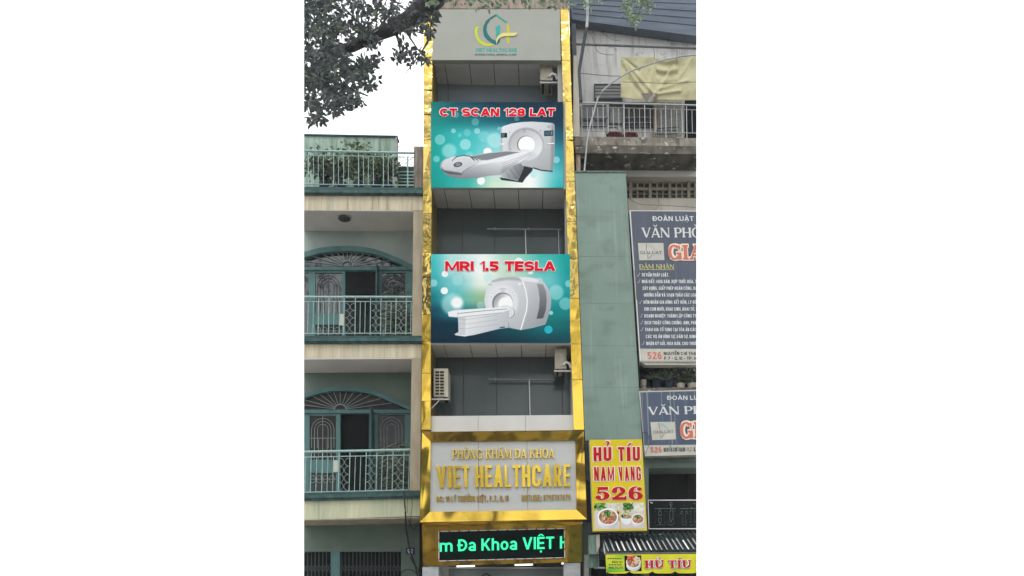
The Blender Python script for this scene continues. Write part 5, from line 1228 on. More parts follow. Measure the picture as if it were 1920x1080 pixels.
K.part('rim', MB().tpx([(*z(850, 298), .3), (*z(1042, 286), .3), (*z(1020, 384), .3), (*z(805, 384), .3), (*z(850, 298), .3)], .012, 6), M['griddark'])
for k in range(12): K.part('rack_wire', MB().tpx([(*z(862 + k * 15, 300 - k), .3), (*z(822 + k * 17, 384), .34)], .006, 5), M['griddark'])
K.part('rack_shelf', MB().tpx([(*z(840, 325), .3), (*z(1035, 318), .3)], .012, 5).tpx([(*z(825, 352), .3), (*z(1028, 348), .3)], .012, 5), M['griddark'])

# ------------------------------------------------------------------ green sheet-metal hoarding
Gn = Thing('green_metal_hoarding', 'tall grey green sheet metal hoarding between the gold tower and the blue sign', 'hoarding', (W(1140, G0).x, -.1, 0))
yb_ = [321.6, 405.5, 480.5, 569, 648, 727, 826]
gl_ = lambda y: np.interp(y, [321, 850], [1078, 1098]); gr_ = lambda y: np.interp(y, [321, 825], [1173, 1204])
for i in range(6):
    a, b = yb_[i] + .12, yb_[i + 1] - .12; j = random.uniform(0, .008)
    Gn.part('metal_sheet', MB().prism([(gl_(a), a), (gr_(a), a - .3), (gr_(b), b - .3), (gl_(b), b)], -.12 - j, -.1), M['green'])
Gn.part('hoarding_frame', MB().prism([(1080, 323), (1172, 323), (1203, 826), (1099, 826)], -.09, .0), M['gap'])
Gn.part('top_edge', MB().prism([(1078, 320.6), (1173.3, 320.6), (1173.3, 322.2), (1078, 322.2)], -.15, -.05), M['pleat'])
Gn.part('support_post', MB().prism([(1150, 826), (1156, 826), (1158, G0), (1152, G0)], .0, .08), M['gap'])
cable([(1174, 330, -.02), (1178, 400, -.02), (1184, 480, -.02), (1190, 560, -.02), (1195, 650, -.02), (1200, 730, -.02), (1206, 800, -.02), (1210, 850, -.02)], .012, 'dark cable running down between the green hoarding and the blue sign')
cable([(1176, 372, .3), (1179, 372, .2), (1200, 383, .4), (1240, 385, .5), (1330, 390, .5)], .006, 'thin wire sagging across the pale wall above the blue sign', mat='wire')
cable([(1174, 348, .4), (1215, 360, .5), (1260, 366, .5), (1330, 372, .5)], .005, 'thin wire crossing the pierced block screen', mat='wire')
cable([(1233, 366, .5), (1235, 384, .5), (1228, 394, .4)], .005, 'short wire hanging below the pierced block screen', mat='wire')

# ------------------------------------------------------------------ blue law office signs
def check(mb, x, y, zf, Y):
    p = [zf(x, y + 22), zf(x + 9, y + 34), zf(x + 26, y - 2)]
    return mb.tpx([(*p[0], Y), (*p[1], Y), (*p[2], Y)], .007, 4)
LS = Thing('blue_law_sign', 'tall faded blue office sign with a long list of services under the pale wall', 'sign', W(1250, 684, -.1), 'faded blue office signs')
zf = Z(1060, 380, 4.909); zg = Z(1170, 480, 4.909)
Yl = -.16
LS.part('box', MB().prism([(1180.5, 394.8), (XE, 395.8), (XE, 678.8), (1200.3, 677.8)], Yl, .12), M['signpale'])
LS.part('face', MB().prism([(1183, 396.8), (XE, 397.6), (XE, 654), (1199.5, 653)], Yl - .006, Yl - .001), M['navy'])
LS.part('footer', MB().prism([(1199.7, 654.5), (XE, 655.5), (XE, 677.2), (1201.2, 676.2)], Yl - .006, Yl - .001), M['signpale'])
LS.part('edge_trim', MB().tpx([(1181, 395.5, Yl - .005), (1189, 507, Yl - .005)], .012, 5).tpx([(1193.3, 562, Yl - .005), (1200.5, 677, Yl - .005)], .012, 5).tpx([(1181, 395.3, Yl - .005), (XE, 396.2, Yl - .005)], .012, 5), M['white'])
LS.part('underside_tray', MB().prism([(1201, 678.2), (XE, 679.2), (XE, 684.5), (1211, 684)], Yl + .03, .1), M['signpale'])
Yt = Yl - .009
z2 = zf
LS.part('lettering', text('ĐOÀN LUẬT SƯ', [z2(803, 124), z2(1285, 124), z2(1290, 168), z2(806, 168)], Yt, .045), M['prtw'])
LS.part('lettering', stext('VĂN PHÒ', [z2(700, 230), z2(1243, 230), z2(1248, 320), z2(707, 320)], Yt, T=.2, t=.09, sh=.09, so=.05, sp=.04), M['prtw'])
lg = LS.part('logo_card', MB().prism([z2(668, 371), z2(903, 371), z2(912, 528), z2(680, 530)], Yt, Yt + .002), M['signpale'])
LS.part('logo_swoosh', MB().prism([z2(748, 376), z2(800, 388), z2(848, 442), z2(838, 446), z2(795, 408), z2(756, 388)], Yt - .003, Yt - .0005), M['prtcheck'], parent=lg)
LS.part('logo_line', MB().tpx([(*z2(748, 376), Yt - .004), (*z2(745, 440), Yt - .004)], .004, 4).tpx([(*z2(755, 480), Yt - .004), (*z2(760, 515), Yt - .004), (*z2(800, 482), Yt - .004)], .004, 4), M['prtk'], parent=lg)
LS.part('logo_lettering', stext('GIALUAT', [z2(690, 445), z2(888, 445), z2(890, 472), z2(692, 472)], Yt - .003, T=.14, t=.07, sh=.06, so=.05, sp=.12), M['prtk'], parent=lg)
q = [z2(940, 388), z2(1260, 388), z2(1268, 522), z2(948, 522)]
LS.part('lettering_outline', stext('GIA', q, Yt, T=.25, t=.12, sh=.12, so=.08, grow=.085), M['prtpink'])
LS.part('lettering', stext('GIA', q, Yt - .008, T=.25, t=.12, sh=.12, so=.08), M['prtsal'])
LS.part('lettering', stext('ĐẢM NHẬN', [z2(678, 567), z2(1000, 567), z2(1002, 608), z2(680, 608)], Yt, T=.2, t=.09, sh=.09, so=.05, sp=.05), M['prty'])
LS.part('underline', MB().prism([z2(680, 614), z2(1002, 614), z2(1002, 619), z2(680, 619)], Yt - .001, Yt + .001), M['prty'])
rows = [('TƯ VẤN PHÁP LUẬT.', 162, 415, 158, 1), ('NHÀ ĐẤT: MUA BÁN, HỢP THỨC HÓA, T', 165, 668, 219, 1), ('XÂY DỰNG, GIẤY PHÉP HOÀN CÔNG, BÁ', 170, 672, 281, 0), ('-HƯỚNG DẪN VÀ SOẠN THẢO CÁC LOẠI', 175, 674, 343, 0),
        ('HÔN NHÂN GIA ĐÌNH: KẾT HÔN, LY HÔ', 180, 668, 409, 1), ('XIN CON NUÔI, KHAI SINH, KHAI TỬ, N', 185, 678, 472, 0), ('DOANH NGHIỆP: THÀNH LẬP CÔNG TY', 188, 664, 535, 1), ('DỊCH THUẬT CÔNG CHỨNG: ANH, PHÁ', 190, 668, 598, 1),
        ('THAM GIA TỐ TỤNG TẠI TÒA ÁN CÁC', 193, 664, 661, 1), ('CÁC VỤ ÁN HÌNH SỰ, DÂN SỰ, KINH T', 200, 690, 725, 0), ('NHẬN KÝ GỬI, MUA BÁN, CHO THUÊ', 205, 668, 789, 1)]
for s, a, b, y, ck in rows:
    LS.part('lettering', text(s, [zg(a, y), zg(b, y), zg(b, y + 31), zg(a, y + 31)], Yt, .02), M['prtw'])
    if ck: LS.part('check_mark', check(MB(), a - 42, y - 2, zg, Yt), M['prtcheck'])
LS.part('lettering', text('526', [zg(212, 884), zg(346, 882), zg(348, 950), zg(216, 950)], Yt, .05), M['prtsal'])
LS.part('lettering', text('NGUYỄN CHÍ THA', [zg(365, 882), zg(664, 882), zg(664, 912), zg(366, 912)], Yt, .035), M['prtk'])
LS.part('lettering', text('P.7 - Q.10 - TP. H', [zg(370, 926), zg(668, 926), zg(668, 956), zg(370, 956)], Yt, .035), M['prtk'])

L2 = Thing('blue_law_sign', 'shorter water streaked blue office sign below the potted plants', 'sign', W(1255, 855, -.1), 'faded blue office signs')
z2 = Z(1170, 670, 5.4)
L2.part('box', MB().prism([z2(152, 343), z2(860, 326), z2(860, 984), z2(213, 1001)], Yl, .1), M['signpale'])
L2.part('face', MB().prism([z2(165, 354), z2(860, 338), z2(860, 880), z2(206, 888)], Yl - .006, Yl - .001), M['navy2'])
L2.part('lettering', text('ĐOÀN LU', [z2(437, 388), z2(752, 386), z2(755, 430), z2(440, 431)], Yt, .045), M['prtw'])
L2.part('lettering', stext('VĂN PH', [z2(240, 502), z2(800, 492), z2(805, 572), z2(247, 583)], Yt, T=.2, t=.09, sh=.09, so=.05, sp=.04), M['prtw'])
lg = L2.part('logo_card', MB().prism([z2(268, 655), z2(515, 652), z2(526, 830), z2(285, 838)], Yt, Yt + .002), M['signpale'])
L2.part('logo_swoosh', MB().prism([z2(352, 662), z2(400, 672), z2(462, 735), z2(450, 738), z2(400, 696), z2(366, 690)], Yt - .003, Yt - .0005), pmat('print_grey_teal', C(150, 186, 188)), parent=lg)
L2.part('logo_line', MB().tpx([(*z2(352, 662), Yt - .004), (*z2(360, 730), Yt - .004)], .004, 4).tpx([(*z2(362, 778), Yt - .004), (*z2(372, 820), Yt - .004), (*z2(410, 776), Yt - .004)], .004, 4), M['prtk'], parent=lg)
L2.part('logo_lettering', stext('GIALUAT', [z2(296, 740), z2(500, 738), z2(502, 766), z2(300, 770)], Yt - .003, T=.14, t=.07, sh=.06, so=.05, sp=.12), M['prtk'], parent=lg)
q = [z2(562, 656), z2(905, 650), z2(910, 815), z2(568, 820)]
L2.part('lettering_outline', stext('GIA', q, Yt, T=.25, t=.12, sh=.12, so=.08, grow=.085), M['prtpink'])
L2.part('lettering', stext('GIA', q, Yt - .008, T=.25, t=.12, sh=.12, so=.08), M['prtsal'])
L2.part('lettering', text('526', [z2(265, 908), z2(382, 904), z2(384, 960), z2(268, 963)], Yt, .05), M['prtsal'])
L2.part('lettering', text('NGUYỄN CHÍ THANH - P.7 - Q.1', [z2(402, 914), z2(742, 908), z2(742, 950), z2(404, 956)], Yt, .035), M['prtk'])
cable([(1203, 812, -.2), (1213, 812, -.22), (1218, 828, -.22), (1214, 842, -.22), (1209, 852, -.2)], .006, 'thin dark cable looped over the corner of the shorter blue sign')
cable([(1215, 856, .05), (1250, 862, .05), (1285, 866, .05), (1330, 865, .05)], .008, 'grey cable sagging under the shorter blue sign', mat='wire')

# ------------------------------------------------------------------ pots on the ledge between the two blue signs
def leaves_mb(n, x0, x1, y0, y1, Y0, Y1, L, w, up=None, dens=None):
    mb = MB()
    for _ in range(n):
        x, y = random.uniform(x0, x1), random.uniform(y0, y1)
        if dens and not dens(x, y): continue
        d = up() if up else None
        mb.leaf(W(x, y, random.uniform(Y0, Y1)), L * random.uniform(.6, 1.3), w * random.uniform(.7, 1.2), d)
    return mb
def pot(x, ybase, w, h, Y, mat, plant, lb):
    b = W(x, ybase, Y); r = (W(x + w / 2, ybase, Y) - W(x - w / 2, ybase, Y)).length / 2; hh = W(x, ybase - h, Y).z - b.z
    t = Thing('plant_pot', lb, 'plant pot', b)
    t.part('pot', MB().lathe(b, [(r * .8, 0), (r * .92, hh * .5), (r, hh * .85), (r * 1.04, hh)], 16), M[mat])
    if plant:
        mb = MB(); n, L, wd, kind_ = plant
        for k in range(n):
            a = random.uniform(0, 6.28); el = random.uniform(.35, 1.35)
            d = Vector((math.cos(a) * math.cos(el), math.sin(a) * math.cos(el) * .5, math.sin(el)))
            c0 = b + Vector((random.uniform(-r, r) * .6, random.uniform(-r, r) * .4, hh))
            if kind_ == 'blade':
                q_ = d.cross(Vector((0, 1, 0))).normalized() * wd; l = L * random.uniform(.6, 1.1); dr_ = Vector((d.x, d.y, -.35)) * l * .4
                mb.add([c0 - q_, c0 + q_, c0 + d * l * .6 + q_ * .8, c0 + d * l * .6 - q_ * .8, c0 + d * l * .8 + dr_], [(0, 1, 2, 3), (3, 2, 4)])
            else:
                mb.leaf(c0 + d * L * random.uniform(.1, 1), L * .22, wd, None)
        t.part('foliage', mb, M['leafk'])
pot(1206.5, 729, 12, 16, .3, 'potw', None, 'pale empty cylindrical pot at the left end of the plant ledge')
pot(1232, 729, 18, 14, .45, 'potb', (44, .45, .02, 'blade'), 'dark pot with long arching strap leaves beside the pale cylinder')
pot(1256, 729, 24, 14, .35, 'potb', (60, .55, .022, 'blade'), 'dark blue pot of bladed leaves in the middle of the ledge')
pot(1277, 729, 16, 9, .2, 'potw', (120, .5, .03, 'leaf'), 'squat beige pot with a bushy plant on the ledge')
pot(1299, 728, 20, 8, .2, 'potw', (160, .5, .03, 'leaf'), 'whitish planter with dense small leaves at the right end of the ledge')
cable([(1196, 728, .1), (1205, 724, .05), (1215, 724, .05), (1222, 728, .1)], .008, 'cable coiled beside the pale pot on the ledge')

# ------------------------------------------------------------------ yellow noodle sign
YS_ = Thing('yellow_menu_sign', 'yellow box sign in red letters HỦ TÍU NAM VANG 526 with two bowl pictures', 'sign', W(1160, 996, -.7))
z = Z(1080, 810, 5.4); Yy = -.85
YS_.part('box', MB().prism([z(137, 79), z(668, 74), z(720, 1000), z(172, 1006)], Yy, Yy + .28), M['wallgrey'])
YS_.part('face', MB().prism([z(138, 80), z(667, 75), z(719, 998), z(173, 1004)], Yy - .006, Yy - .001), M['yellow'])
YS_.part('dark_bracket', MB().prism([(1096, 826), (1104.5, 826), (1107, 902), (1099, 902)], Yy + .3, Yy + .5), M['cable'])
YS_.part('mounting_arm', MB().tpx([(1110, 850, Yy + .25), (1112, 850, 0)], .03, 6).tpx([(1200, 850, Yy + .25), (1200, 850, 0)], .03, 6).tpx([(1112, 980, Yy + .25), (1112, 980, .3)], .03, 6), M['cable'])
Ya = Yy - .009
for s, a, b, t_, bb, a2, b2, off in (('HỦ', 172, 362, 152, 298, 175, 364, .075), ('TÍU', 420, 650, 150, 297, 424, 652, .075), ('NAM', 178, 388, 352, 497, 182, 388, .07), ('VANG', 424, 658, 350, 496, 434, 662, .07)):
    q = [z(a, t_), z(b, t_ - 2), z(b2, bb - 2), z(a2, bb)]
    YS_.part('lettering_outline', text(s, q, Ya, .07 if s in ('HỦ', 'TÍU') else .055, ring=.055), M['prtpink'])
    q = [z(a + 4, t_ + 2), z(b - 4, t_), z(b2 - 4, bb - 5), z(a2 + 4, bb - 3)]
    YS_.part('lettering', text(s, q, Ya - .011, .07 if s in ('HỦ', 'TÍU') else .055), M['prtr'])
q = [z(200, 556), z(668, 552), z(680, 686), z(197, 688)]
YS_.part('lettering_outline', stext('526', q, Ya, T=.26, t=.1, sh=.1, so=.08, grow=.04, sp=.12), M['prtpink'])
YS_.part('lettering', stext('526', q, Ya - .006, T=.26, t=.1, sh=.1, so=.08, sp=.12), M['prtr'])
image_quad([z(180, 720), z(437, 718), z(444, 983), z(190, 985)], Ya, '', YS_, 'bowl_picture', pic_bowl1())
image_quad([z(447, 718), z(690, 715), z(702, 978), z(454, 981)], Ya, '', YS_, 'bowl_picture', pic_bowl2())

# ------------------------------------------------------------------ black neon-outline sign
NS = Thing('black_neon_sign', 'black acrylic sign with unlit outlined letters HỦ TÍ in a white frame', 'sign', W(1260, 991, -.2))
NS.part('board', MB().prism([z(730, 692), z(1340, 690), z(1340, 980), z(737, 981)], -.3, -.2), M['neonbd'])
NS.part('frame', MB().tpx([(*z(730, 692), -.31), (*z(1340, 690), -.31)], .011, 5).tpx([(*z(730, 692), -.31), (*z(737, 981), -.31)], .011, 5).tpx([(*z(737, 981), -.31), (*z(1340, 980), -.31)], .011, 5), M['white'])
for s, a, b in (('H', 795, 905), ('Ủ', 912, 1008), ('T', 1052, 1140), ('Í', 1152, 1212)):
    q = [z(a, 778), z(b, 776), z(b, 938), z(a, 940)]
    NS.part('tube_letter', stext(s, q, -.302, T=.26, t=.14, sh=.14, so=.09, grow=.022), M['neonl'])
    NS.part('letter_core', stext(s, q, -.3115, T=.26, t=.14, sh=.14, so=.09), M['neonbd'])
NS.part('fixing_clip', MB().tpx([(*z(752, 712), -.31), (*z(775, 722), -.31)], .012, 5), M['white'])

# ------------------------------------------------------------------ corrugated awning with its banner
z = Z(1080, 920, 6.75)
AW = Thing('corrugated_awning', 'dark corrugated metal awning with painted ridge highlights over the noodle shop', 'awning', W(1230, 1040, -.9))
P0 = W(*z(285, 565), -.25); P1 = W(*z(372, 792), -1.15); xr_ = W(1335, 1038, -1.15).x
nseg = 40; wid = xr_ - P1.x; sk = P1.x - P0.x
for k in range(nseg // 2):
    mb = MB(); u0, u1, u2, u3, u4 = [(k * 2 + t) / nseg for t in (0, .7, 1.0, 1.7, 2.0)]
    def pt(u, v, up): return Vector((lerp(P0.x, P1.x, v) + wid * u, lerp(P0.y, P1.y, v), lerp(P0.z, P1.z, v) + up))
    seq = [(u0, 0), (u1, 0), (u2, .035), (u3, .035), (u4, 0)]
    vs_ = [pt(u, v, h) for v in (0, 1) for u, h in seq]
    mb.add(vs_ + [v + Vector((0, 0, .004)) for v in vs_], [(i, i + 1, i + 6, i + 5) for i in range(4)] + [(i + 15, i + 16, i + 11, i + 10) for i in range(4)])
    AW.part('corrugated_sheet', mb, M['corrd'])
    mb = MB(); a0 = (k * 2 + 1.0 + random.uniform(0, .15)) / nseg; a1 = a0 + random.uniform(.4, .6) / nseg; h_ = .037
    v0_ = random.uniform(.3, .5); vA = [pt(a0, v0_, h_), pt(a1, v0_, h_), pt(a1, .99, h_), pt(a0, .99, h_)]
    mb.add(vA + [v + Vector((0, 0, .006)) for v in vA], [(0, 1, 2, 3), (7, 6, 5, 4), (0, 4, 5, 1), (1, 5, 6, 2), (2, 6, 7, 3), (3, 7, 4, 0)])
    AW.part('painted_ridge_glint', mb, random.choice([M['pipew'], M['white'], M['wallgrey']]))  # pale strips are highlights painted along the metal ridges
AW.part('front_bar', MB().tpx([(*z(366, 796), -1.16), (*z(1600, 788), -1.16)], .016, 6), M['pipe'])
fl = MB()
for k in range(90):
    x = 330 + k * 14
    if random.random() < .35: continue
    fl.tpx([(*z(x, 556 + 6 * math.sin(k * .9)), -.28), (*z(x + 12, 556 + 6 * math.sin(k * .9 + .9)), -.28)], random.uniform(.006, .014), 4)
AW.part('torn_flashing', fl, M['pipew'], kind='stuff')
AW.part('side_arm', MB().tpx([(*z(330, 570), -.25), (*z(368, 800), -1.15)], .02, 6).tpx([(*z(240, 975), -.3), (*z(362, 978), -1.1)], .02, 6), M['pipew'])
# banner with scalloped lower edge
BN = Thing('shop_banner', 'lemon yellow scalloped banner reading HỦ TÍU hanging from the awning edge', 'banner', W(1220, 1078, -1.2))
sc = [z(372, 808), z(1620, 800), z(1620, 1030)]
for x in range(1610, 380, -10):
    t = ((x - 385) % 290) / 290; y = 1050 - 30 * (abs(2 * t - 1) ** 6) - (x - 385) * .004
    sc.append(z(x, y))
sc.append(z(386, 1052))
BN.part('cloth', MB().prism(sc, -1.2, -1.19), M['yellow2'])
YB = -1.203
image_quad([z(376, 815), z(608, 812), z(616, 1024), z(392, 1030)], YB, '', BN, 'lime_card', pic_card())
BN.part('lettering', stext('BAO AN'.replace('BAO', 'ĐAO') if 0 else 'ĐAO'[:0] + 'AN', [z(540, 890), z(585, 889), z(588, 914), z(543, 915)], YB - .003, T=.22, t=.1, sh=.1, so=.05), M['prtk'])
BN.part('lettering', text('BẢO', [z(456, 891), z(530, 890), z(532, 915), z(458, 916)], YB - .003, .04), M['prtk'])
for k in range(6): BN.part('faint_line', MB().prism([z(398 + k * 31, 853), z(422 + k * 31, 853), z(422 + k * 31, 865), z(398 + k * 31, 865)], YB - .003, YB - .001), M['tealdark'])
for k in range(5): BN.part('faint_line', MB().prism([z(412 + k * 35, 932), z(438 + k * 35, 932), z(438 + k * 35, 944), z(412 + k * 35, 944)], YB - .003, YB - .001), M['prtk'])
BN.part('lettering', text('0908.316.355', [z(414, 962), z(592, 960), z(595, 988), z(416, 991)], YB - .003, .05), M['tealdark'])
image_quad([z(612, 822), z(826, 820), z(832, 1018), z(618, 1020)], YB, '', BN, 'bowl_picture', pic_bowl3())
for s, a, b in (('HỦ', 868, 1108), ('TÍU', 1165, 1452), ('N', 1515, 1620)):
    q = [z(a, 882), z(b, 878), z(b + 2, 976), z(a + 2, 980)]
    BN.part('lettering_shadow', stext(s, q, YB, T=.26, t=.13, sh=.13, so=.08, grow=.075, dx=.6, dy=.8), M['neonl'])
    BN.part('lettering_outline', stext(s, q, YB - .004, T=.26, t=.13, sh=.13, so=.08, grow=.06), M['puresw'])
    BN.part('lettering', stext(s, q, YB - .011, T=.26, t=.13, sh=.13, so=.08), M['prtr'])
# rolled blind and pleated curtain at the left end of the shop
BL = Thing('rolled_blind', 'pale green rolled blind with a pleated skirt at the left end of the awning', 'blind', W(1112, 1065, -.6))
BL.part('roll', MB().prism([z(165, 562), z(296, 555), z(290, 800), z(165, 808)], -.7, -.45), M['pleat'])
BL.part('end_cap', MB().prism([z(255, 560), z(300, 553), z(302, 700), z(262, 800)], -.74, -.71), M['pale'])
for k in range(10):
    a = 150 + k * 14
    BL.part('pleat', MB().prism([z(a, 808), z(a + 9, 808), z(a + 9 + (k - 3) * 2, 975), z(a - 2 + (k - 5) * 3, 975)], -.62 - .02 * (k % 2), -.58), M['pleat'])
WN = MB()
for k in range(3): WN.tpx([(*z(310 + k * 14, 745 + 6 * k), -.5), (*z(332 + k * 10, 715), -.5), (*z(345 + k * 8, 750), -.5), (*z(325 + k * 6, 772), -.5), (*z(310 + k * 14, 745 + 6 * k), -.5)], .012, 5)
single('chain_pulley', 'small pale coiled chain pulley between the blind and the awning', 'pulley', WN, M['pipew'])

# ------------------------------------------------------------------ shrubs on the left roof terrace
def shrub(x, w, h, n, lb, seed, mat='leafg'):
    random.seed(seed); b = W(x, 352, 1.3); t = Thing('terrace_shrub', lb, 'shrub', b, 'shrubs on the roof terrace')
    t.part('pot', MB().lathe(b, [(.11, 0), (.14, .12)], 12), M['potb'])
    st = MB(); fo = MB()
    cs = []
    for k in range(9):
        a = random.uniform(0, 6.28); tip = b + Vector((math.cos(a) * w * random.uniform(.2, 1), math.sin(a) * .35, .25 + h * random.uniform(.35, 1)))
        st.tube([b + Vector((0, 0, .2)), (b + tip) / 2 + Vector((0, 0, .15)), tip], [.016, .01, .004], 5); cs.append(tip); cs.append((b + tip) / 2 + Vector((0, 0, .3)))
    for _ in range(n):
        c_ = random.choice(cs) + Vector((random.gauss(0, .12), random.gauss(0, .1), random.gauss(0, .13)))
        if c_.z > b.z + .1 and proj(c_)[0] < 748: fo.leaf(c_, random.uniform(.07, .14), random.uniform(.022, .04))
    t.part('stem', st, M['bark']); t.part('foliage', fo, M[mat], kind='stuff')
shrub(607, .42, .48, 800, 'dense dark shrub near the left end of the roof terrace', 1, 'leafk')
shrub(640, .42, .52, 800, 'green leafy shrub beside the dense dark one on the roof terrace', 2)
shrub(672, .26, .95, 700, 'tallest shrub on the roof terrace, rising above the rail', 3)
shrub(706, .36, .45, 600, 'light green open shrub right of the tallest one on the terrace', 4)
shrub(727, .18, .36, 300, 'small shrub at the corner of the stained terrace wall', 5, 'leafk')
random.seed(21)
def palm(x, yb, n, lb):
    b = W(x, yb, .62); t = Thing('potted_palm', lb, 'palm', b, 'palms by the right hand doors of the balconies')
    t.part('pot', MB().lathe(b, [(.10, 0), (.14, .12), (.15, .24)], 12), M['potb'])
    for k in range(n):
        a_ = k * 2.4; el = random.uniform(1.0, 1.5); L_ = random.uniform(1.0, 1.9); base = b + Vector((0, 0, .22)); mb = MB(); pts = []
        for s_ in range(7):
            u = s_ / 6; pts.append(base + Vector((math.cos(a_) * math.cos(el) * L_ * u * .6, math.sin(a_) * math.cos(el) * L_ * u * .35, math.sin(el) * L_ * u - .35 * u * u)))
        mb.tube(pts, [.008, .007, .006, .005, .004, .003, .002], 4)
        for s_ in range(1, 7):
            for sd in (-1, 1):
                for h in (0, .5):
                    c_ = pts[s_ - 1].lerp(pts[s_], h); mb.leaf(c_, random.uniform(.2, .32), .018, Vector((sd * random.uniform(.6, 1), random.uniform(-.4, .4), random.uniform(-.5, .2))).normalized())
        t.part('frond', mb, M['leafk'])
palm(744, 655, 16, 'dark potted palm on the middle balcony in front of the right door')
palm(744, 948, 16, 'dark potted palm on the lowest balcony in front of the right door')
random.seed(11)

# ------------------------------------------------------------------ street tree whose limb crosses the top left of the view
TR = Thing('street_tree', 'big street tree with one thick dark limb and leafy twigs across the top left', 'tree', (-2.2, -20.4, 0))
limb = [W(540, 118, -4.4), W(575, 103, -4.6), W(620, 97, -4.8), W(660, 88, -5), W(700, 68, -5.3), W(740, 52, -5.6), W(775, 30, -6.2), W(812, -5, -7.0), W(850, -80, -8.4), Vector((-1.0, -11.5, 12.6)), Vector((-1.8, -15.5, 11.4)), Vector((-2.2, -19.2, 8.4)), Vector((-2.2, -20.3, 4.5)), Vector((-2.2, -20.4, 2)), Vector((-2.2, -20.4, -.1))]
TR.part('trunk', MB().tube(limb[6:], [.132, .18, .24, .28, .32, .38, .44, .48, .58], 14), M['bark'], smooth=True)
TR.part('limb', MB().tube(limb[:7], [.05, .06, .075, .09, .10, .115, .13], 12), M['bark'], smooth=True)
tw = [[(620, 97), (600, 130), (590, 170), (600, 205)], [(660, 88), (650, 110), (655, 140), (690, 150)], [(700, 68), (720, 40), (745, 10), (760, -20)], [(660, 88), (690, 50), (715, 20), (730, -10)], [(775, 30), (768, 70), (785, 95), (800, 110)],
      [(740, 52), (748, 80), (752, 105)], [(700, 68), (670, 40), (640, 10)], [(620, 97), (600, 60), (585, 20)], [(600, 130), (640, 160), (690, 180)], [(809, 62), (800, 82), (785, 105), (760, 138)], [(590, 170), (580, 200), (588, 228)], [(655, 140), (670, 170), (680, 200)]]
for p in tw:
    mb = MB().tube([W(x, y, -5.2 + random.uniform(-.4, .4)) for x, y in p], [.035, .02, .012, .006][:len(p)], 6)
    TR.part('branch', mb, M['bark'])
EL = [  # leafy patches: centre, radii, leaf count, spread exponent
    (600, 30, 55, 42, 1150), (590, 75, 40, 30, 480), (665, 30, 45, 34, 420), (720, 18, 40, 26, 300), (610, 120, 50, 34, 850), (585, 160, 34, 36, 560), (635, 160, 42, 32, 600), (675, 130, 34, 26, 380), (700, 118, 18, 14, 120),
    (606, 200, 34, 20, 300), (588, 222, 16, 12, 90), (650, 190, 34, 14, 230), (690, 165, 14, 10, 50), (700, 155, 14, 9, 40), (770, 90, 26, 22, 130), (748, 105, 14, 14, 90), (772, 112, 12, 9, 60), (775, 45, 26, 24, 330), (745, 30, 30, 24, 260), (800, 20, 16, 30, 300), (800, 60, 14, 20, 90), (690, 72, 30, 22, 150), (625, 95, 30, 12, 110), (730, 50, 26, 14, 90), (660, 60, 30, 18, 140), (785, 18, 24, 24, 200), (796, 112, 7, 9, 16)]
fl = [MB(), MB()]
for (cx, cy, rx, ry, n) in EL:
    # sprigs: leaves gather in little whorls, leaving ragged gaps
    nw = max(3, n // (12 if cx < 720 else 18))
    for _ in range(nw):
        a, r_ = random.uniform(0, 6.283), math.sqrt(random.random()) * (1.08 if random.random() < .12 else .95)
        x, y = cx + rx * r_ * math.cos(a), cy + ry * r_ * math.sin(a)
        Yd = random.uniform(-6.1, -4.2) if random.random() < .7 else random.uniform(-7.2, -6.2); c_ = W(x, y, Yd)
        for k in range(8):
            aa = k / 8 * 6.283 + random.random(); d_ = Vector((math.cos(aa), random.gauss(0, .5), math.sin(aa) * .8 - .25)).normalized()
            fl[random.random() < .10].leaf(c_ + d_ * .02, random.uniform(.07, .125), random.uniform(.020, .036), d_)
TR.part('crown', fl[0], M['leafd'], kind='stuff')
TR.part('green_leaves', fl[1], M['leafg'], kind='stuff')  # random share of the crown's leaves in a greener tone
fr = MB()
for _ in range(420):
    x = random.uniform(800, 1075); y = random.uniform(-30, 12 + 6 * math.sin(x * .05))
    fr.leaf(W(x, y, random.uniform(-8.5, -7)), random.uniform(.05, .09), random.uniform(.016, .026))
for _ in range(300):
    x, y = random.choice([(1100, 2), (1122, -4), (1178, 8), (1182, 34), (1196, 34), (1205, 4), (1214, 8), (1178, 20), (1200, 0)])
    fr.leaf(W(x + random.gauss(0, 6), y + random.gauss(0, 5.5), random.uniform(-6, -5)), random.uniform(.05, .09), random.uniform(.018, .028))
TR.part('hanging_leaves', fr, M['leafp'], kind='stuff')
tb = MB()
for p in ([(1178, -20), (1180, 10), (1182, 34)], [(1205, -25), (1204, 0), (1196, 34)], [(1180, -25), (1150, -20), (1110, 2)]): tb.tube([W(x, y, -5.5) for x, y in p], [.012, .008, .004], 5)
TR.part('branch', tb, M['bark'])
# unseen foliage added above and behind the viewer to darken the gold's reflections
hi = MB()
for _ in range(120):
    cc = Vector((random.gauss(-3.6, 2.6), random.uniform(-21, -13), random.uniform(10.5, 25)))
    if random.random() < .2: cc.x = random.uniform(0, 7)
    for k in range(60):
        hi.leaf(cc + Vector((random.gauss(0, .8), random.gauss(0, .8), random.gauss(0, .55))), random.uniform(.2, .36), random.uniform(.07, .12))
TR.part('reflection_crown', hi, M['leafd'], kind='stuff')

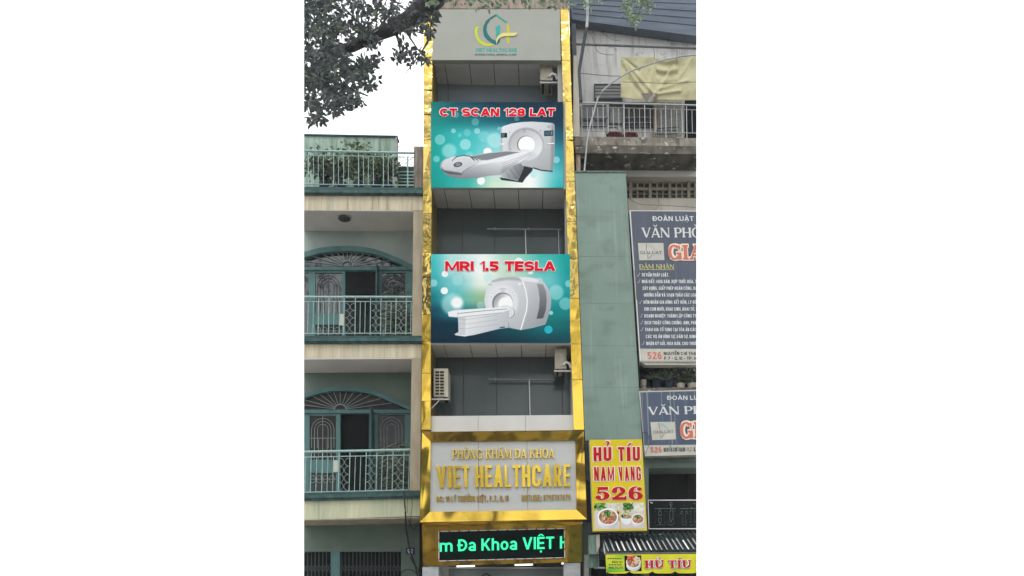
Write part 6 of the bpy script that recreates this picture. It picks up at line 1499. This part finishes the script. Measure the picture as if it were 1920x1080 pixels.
# ------------------------------------------------------------------ unseen houses added behind the viewer for gold and glass to reflect
def opposite(x0, x1, hgt, mat, label, base='reflection_house'):
    t = Thing(base, label, 'house', ((x0 + x1) / 2, -27, 0))
    t.part('wall', MB().wbox((x0, -31, 0), (x1, -27, hgt)), M[mat])
    t.part('roof', MB().wbox((x0 - .2, -31.2, hgt), (x1 + .2, -26.7, hgt + .3)), M['conc'])
    for s in range(int(hgt // 3.3)):
        for k in range(2):
            xa = lerp(x0, x1, .14 + .45 * k); w = t.part('window', MB().wbox((xa, -26.98, 1 + s * 3.3), (xa + (x1 - x0) * .28, -26.94, 2.6 + s * 3.3)), M['wdark'])
            t.part('sill', MB().wbox((xa - .1, -26.93, .9 + s * 3.3), (xa + (x1 - x0) * .28 + .1, -26.75, .98 + s * 3.3)), M['white'], parent=w)
opposite(-14, -8.2, 7.2, 'cream', 'low cream house added behind the viewer for reflections')
opposite(-8, -3, 10.5, 'brown', 'brown plastered house added behind the viewer for reflections')
opposite(-2.8, 2.0, 7.4, 'pale', 'pale two storey house added behind the viewer for reflections')
opposite(2.2, 8, 11, 'gwall', 'dark green house added behind the viewer for reflections')

# ------------------------------------------------------------------ the world is modelled only as wide as the photograph saw it
LX, RX = 570.0, 1306.0
def plane_for(px, sign):
    a = cam2world(Vector(((px - PPX) / FPX, (0 - PPY) / FPX, 1))); b = cam2world(Vector(((px - PPX) / FPX, (1080 - PPY) / FPX, 1)))
    n = a.cross(b).normalized()
    inside = cam2world(Vector(((940 - PPX) / FPX, (540 - PPY) / FPX, 1)))
    if n.dot(inside) < 0: n = -n
    return n
planes = [plane_for(LX, 1), plane_for(RX, -1)]
bpy.context.view_layer.update()
for o in list(scene.objects):
    if o.type != 'MESH' or o in NOTRIM: continue
    mw = o.matrix_world.translation
    vs_ = [v.co + mw for v in o.data.vertices]
    if not vs_ or max(v.y for v in vs_) < -9 or o.name.startswith(('reflection_crown', 'trunk')): continue
    for n in planes:
        ds = [(v - CAM).dot(n) for v in vs_]
        if min(ds) >= 0: continue
        if max(ds) <= 0.002:
            for ch in o.children: bpy.data.objects.remove(ch)
            bpy.data.objects.remove(o); o = None; break
        bm = bmesh.new(); bm.from_mesh(o.data)
        r_ = bmesh.ops.bisect_plane(bm, geom=bm.verts[:] + bm.edges[:] + bm.faces[:], dist=1e-5, plane_co=CAM - mw, plane_no=-n, clear_outer=True)
        if 'kind' not in o or o['kind'] != 'stuff':
            ed = [e for e in r_['geom_cut'] if isinstance(e, bmesh.types.BMEdge) and e.is_boundary]
            if len(ed) > 2:
                try: bmesh.ops.holes_fill(bm, edges=ed, sides=0)
                except Exception: pass
        bm.to_mesh(o.data); bm.free(); o.data.update()
        vs_ = [v.co + mw for v in o.data.vertices]
        if not vs_: bpy.data.objects.remove(o); o = None; break
HAZE = .0011
# ------------------------------------------------------------------ thin even haze added to approximate sky glare and lift the darks
hz = MB().wbox((-305, -305, -1.7), (305, 305, 29.5))
ho = make('haze', hz, M['white'], kind='stuff'); ho.data.materials.clear()
hm = bpy.data.materials.new('glare_haze'); hm.use_nodes = True; hm.node_tree.nodes.clear()
_pv = hm.node_tree.nodes.new('ShaderNodeVolumePrincipled'); _om = hm.node_tree.nodes.new('ShaderNodeOutputMaterial')
_pv.inputs['Color'].default_value = (.86, .9, .95, 1); _pv.inputs['Density'].default_value = HAZE
hm.node_tree.links.new(_pv.outputs[0], _om.inputs['Volume']); ho.data.materials.append(hm)
scene.render.engine = 'CYCLES'
scene.cycles.max_bounces = 6
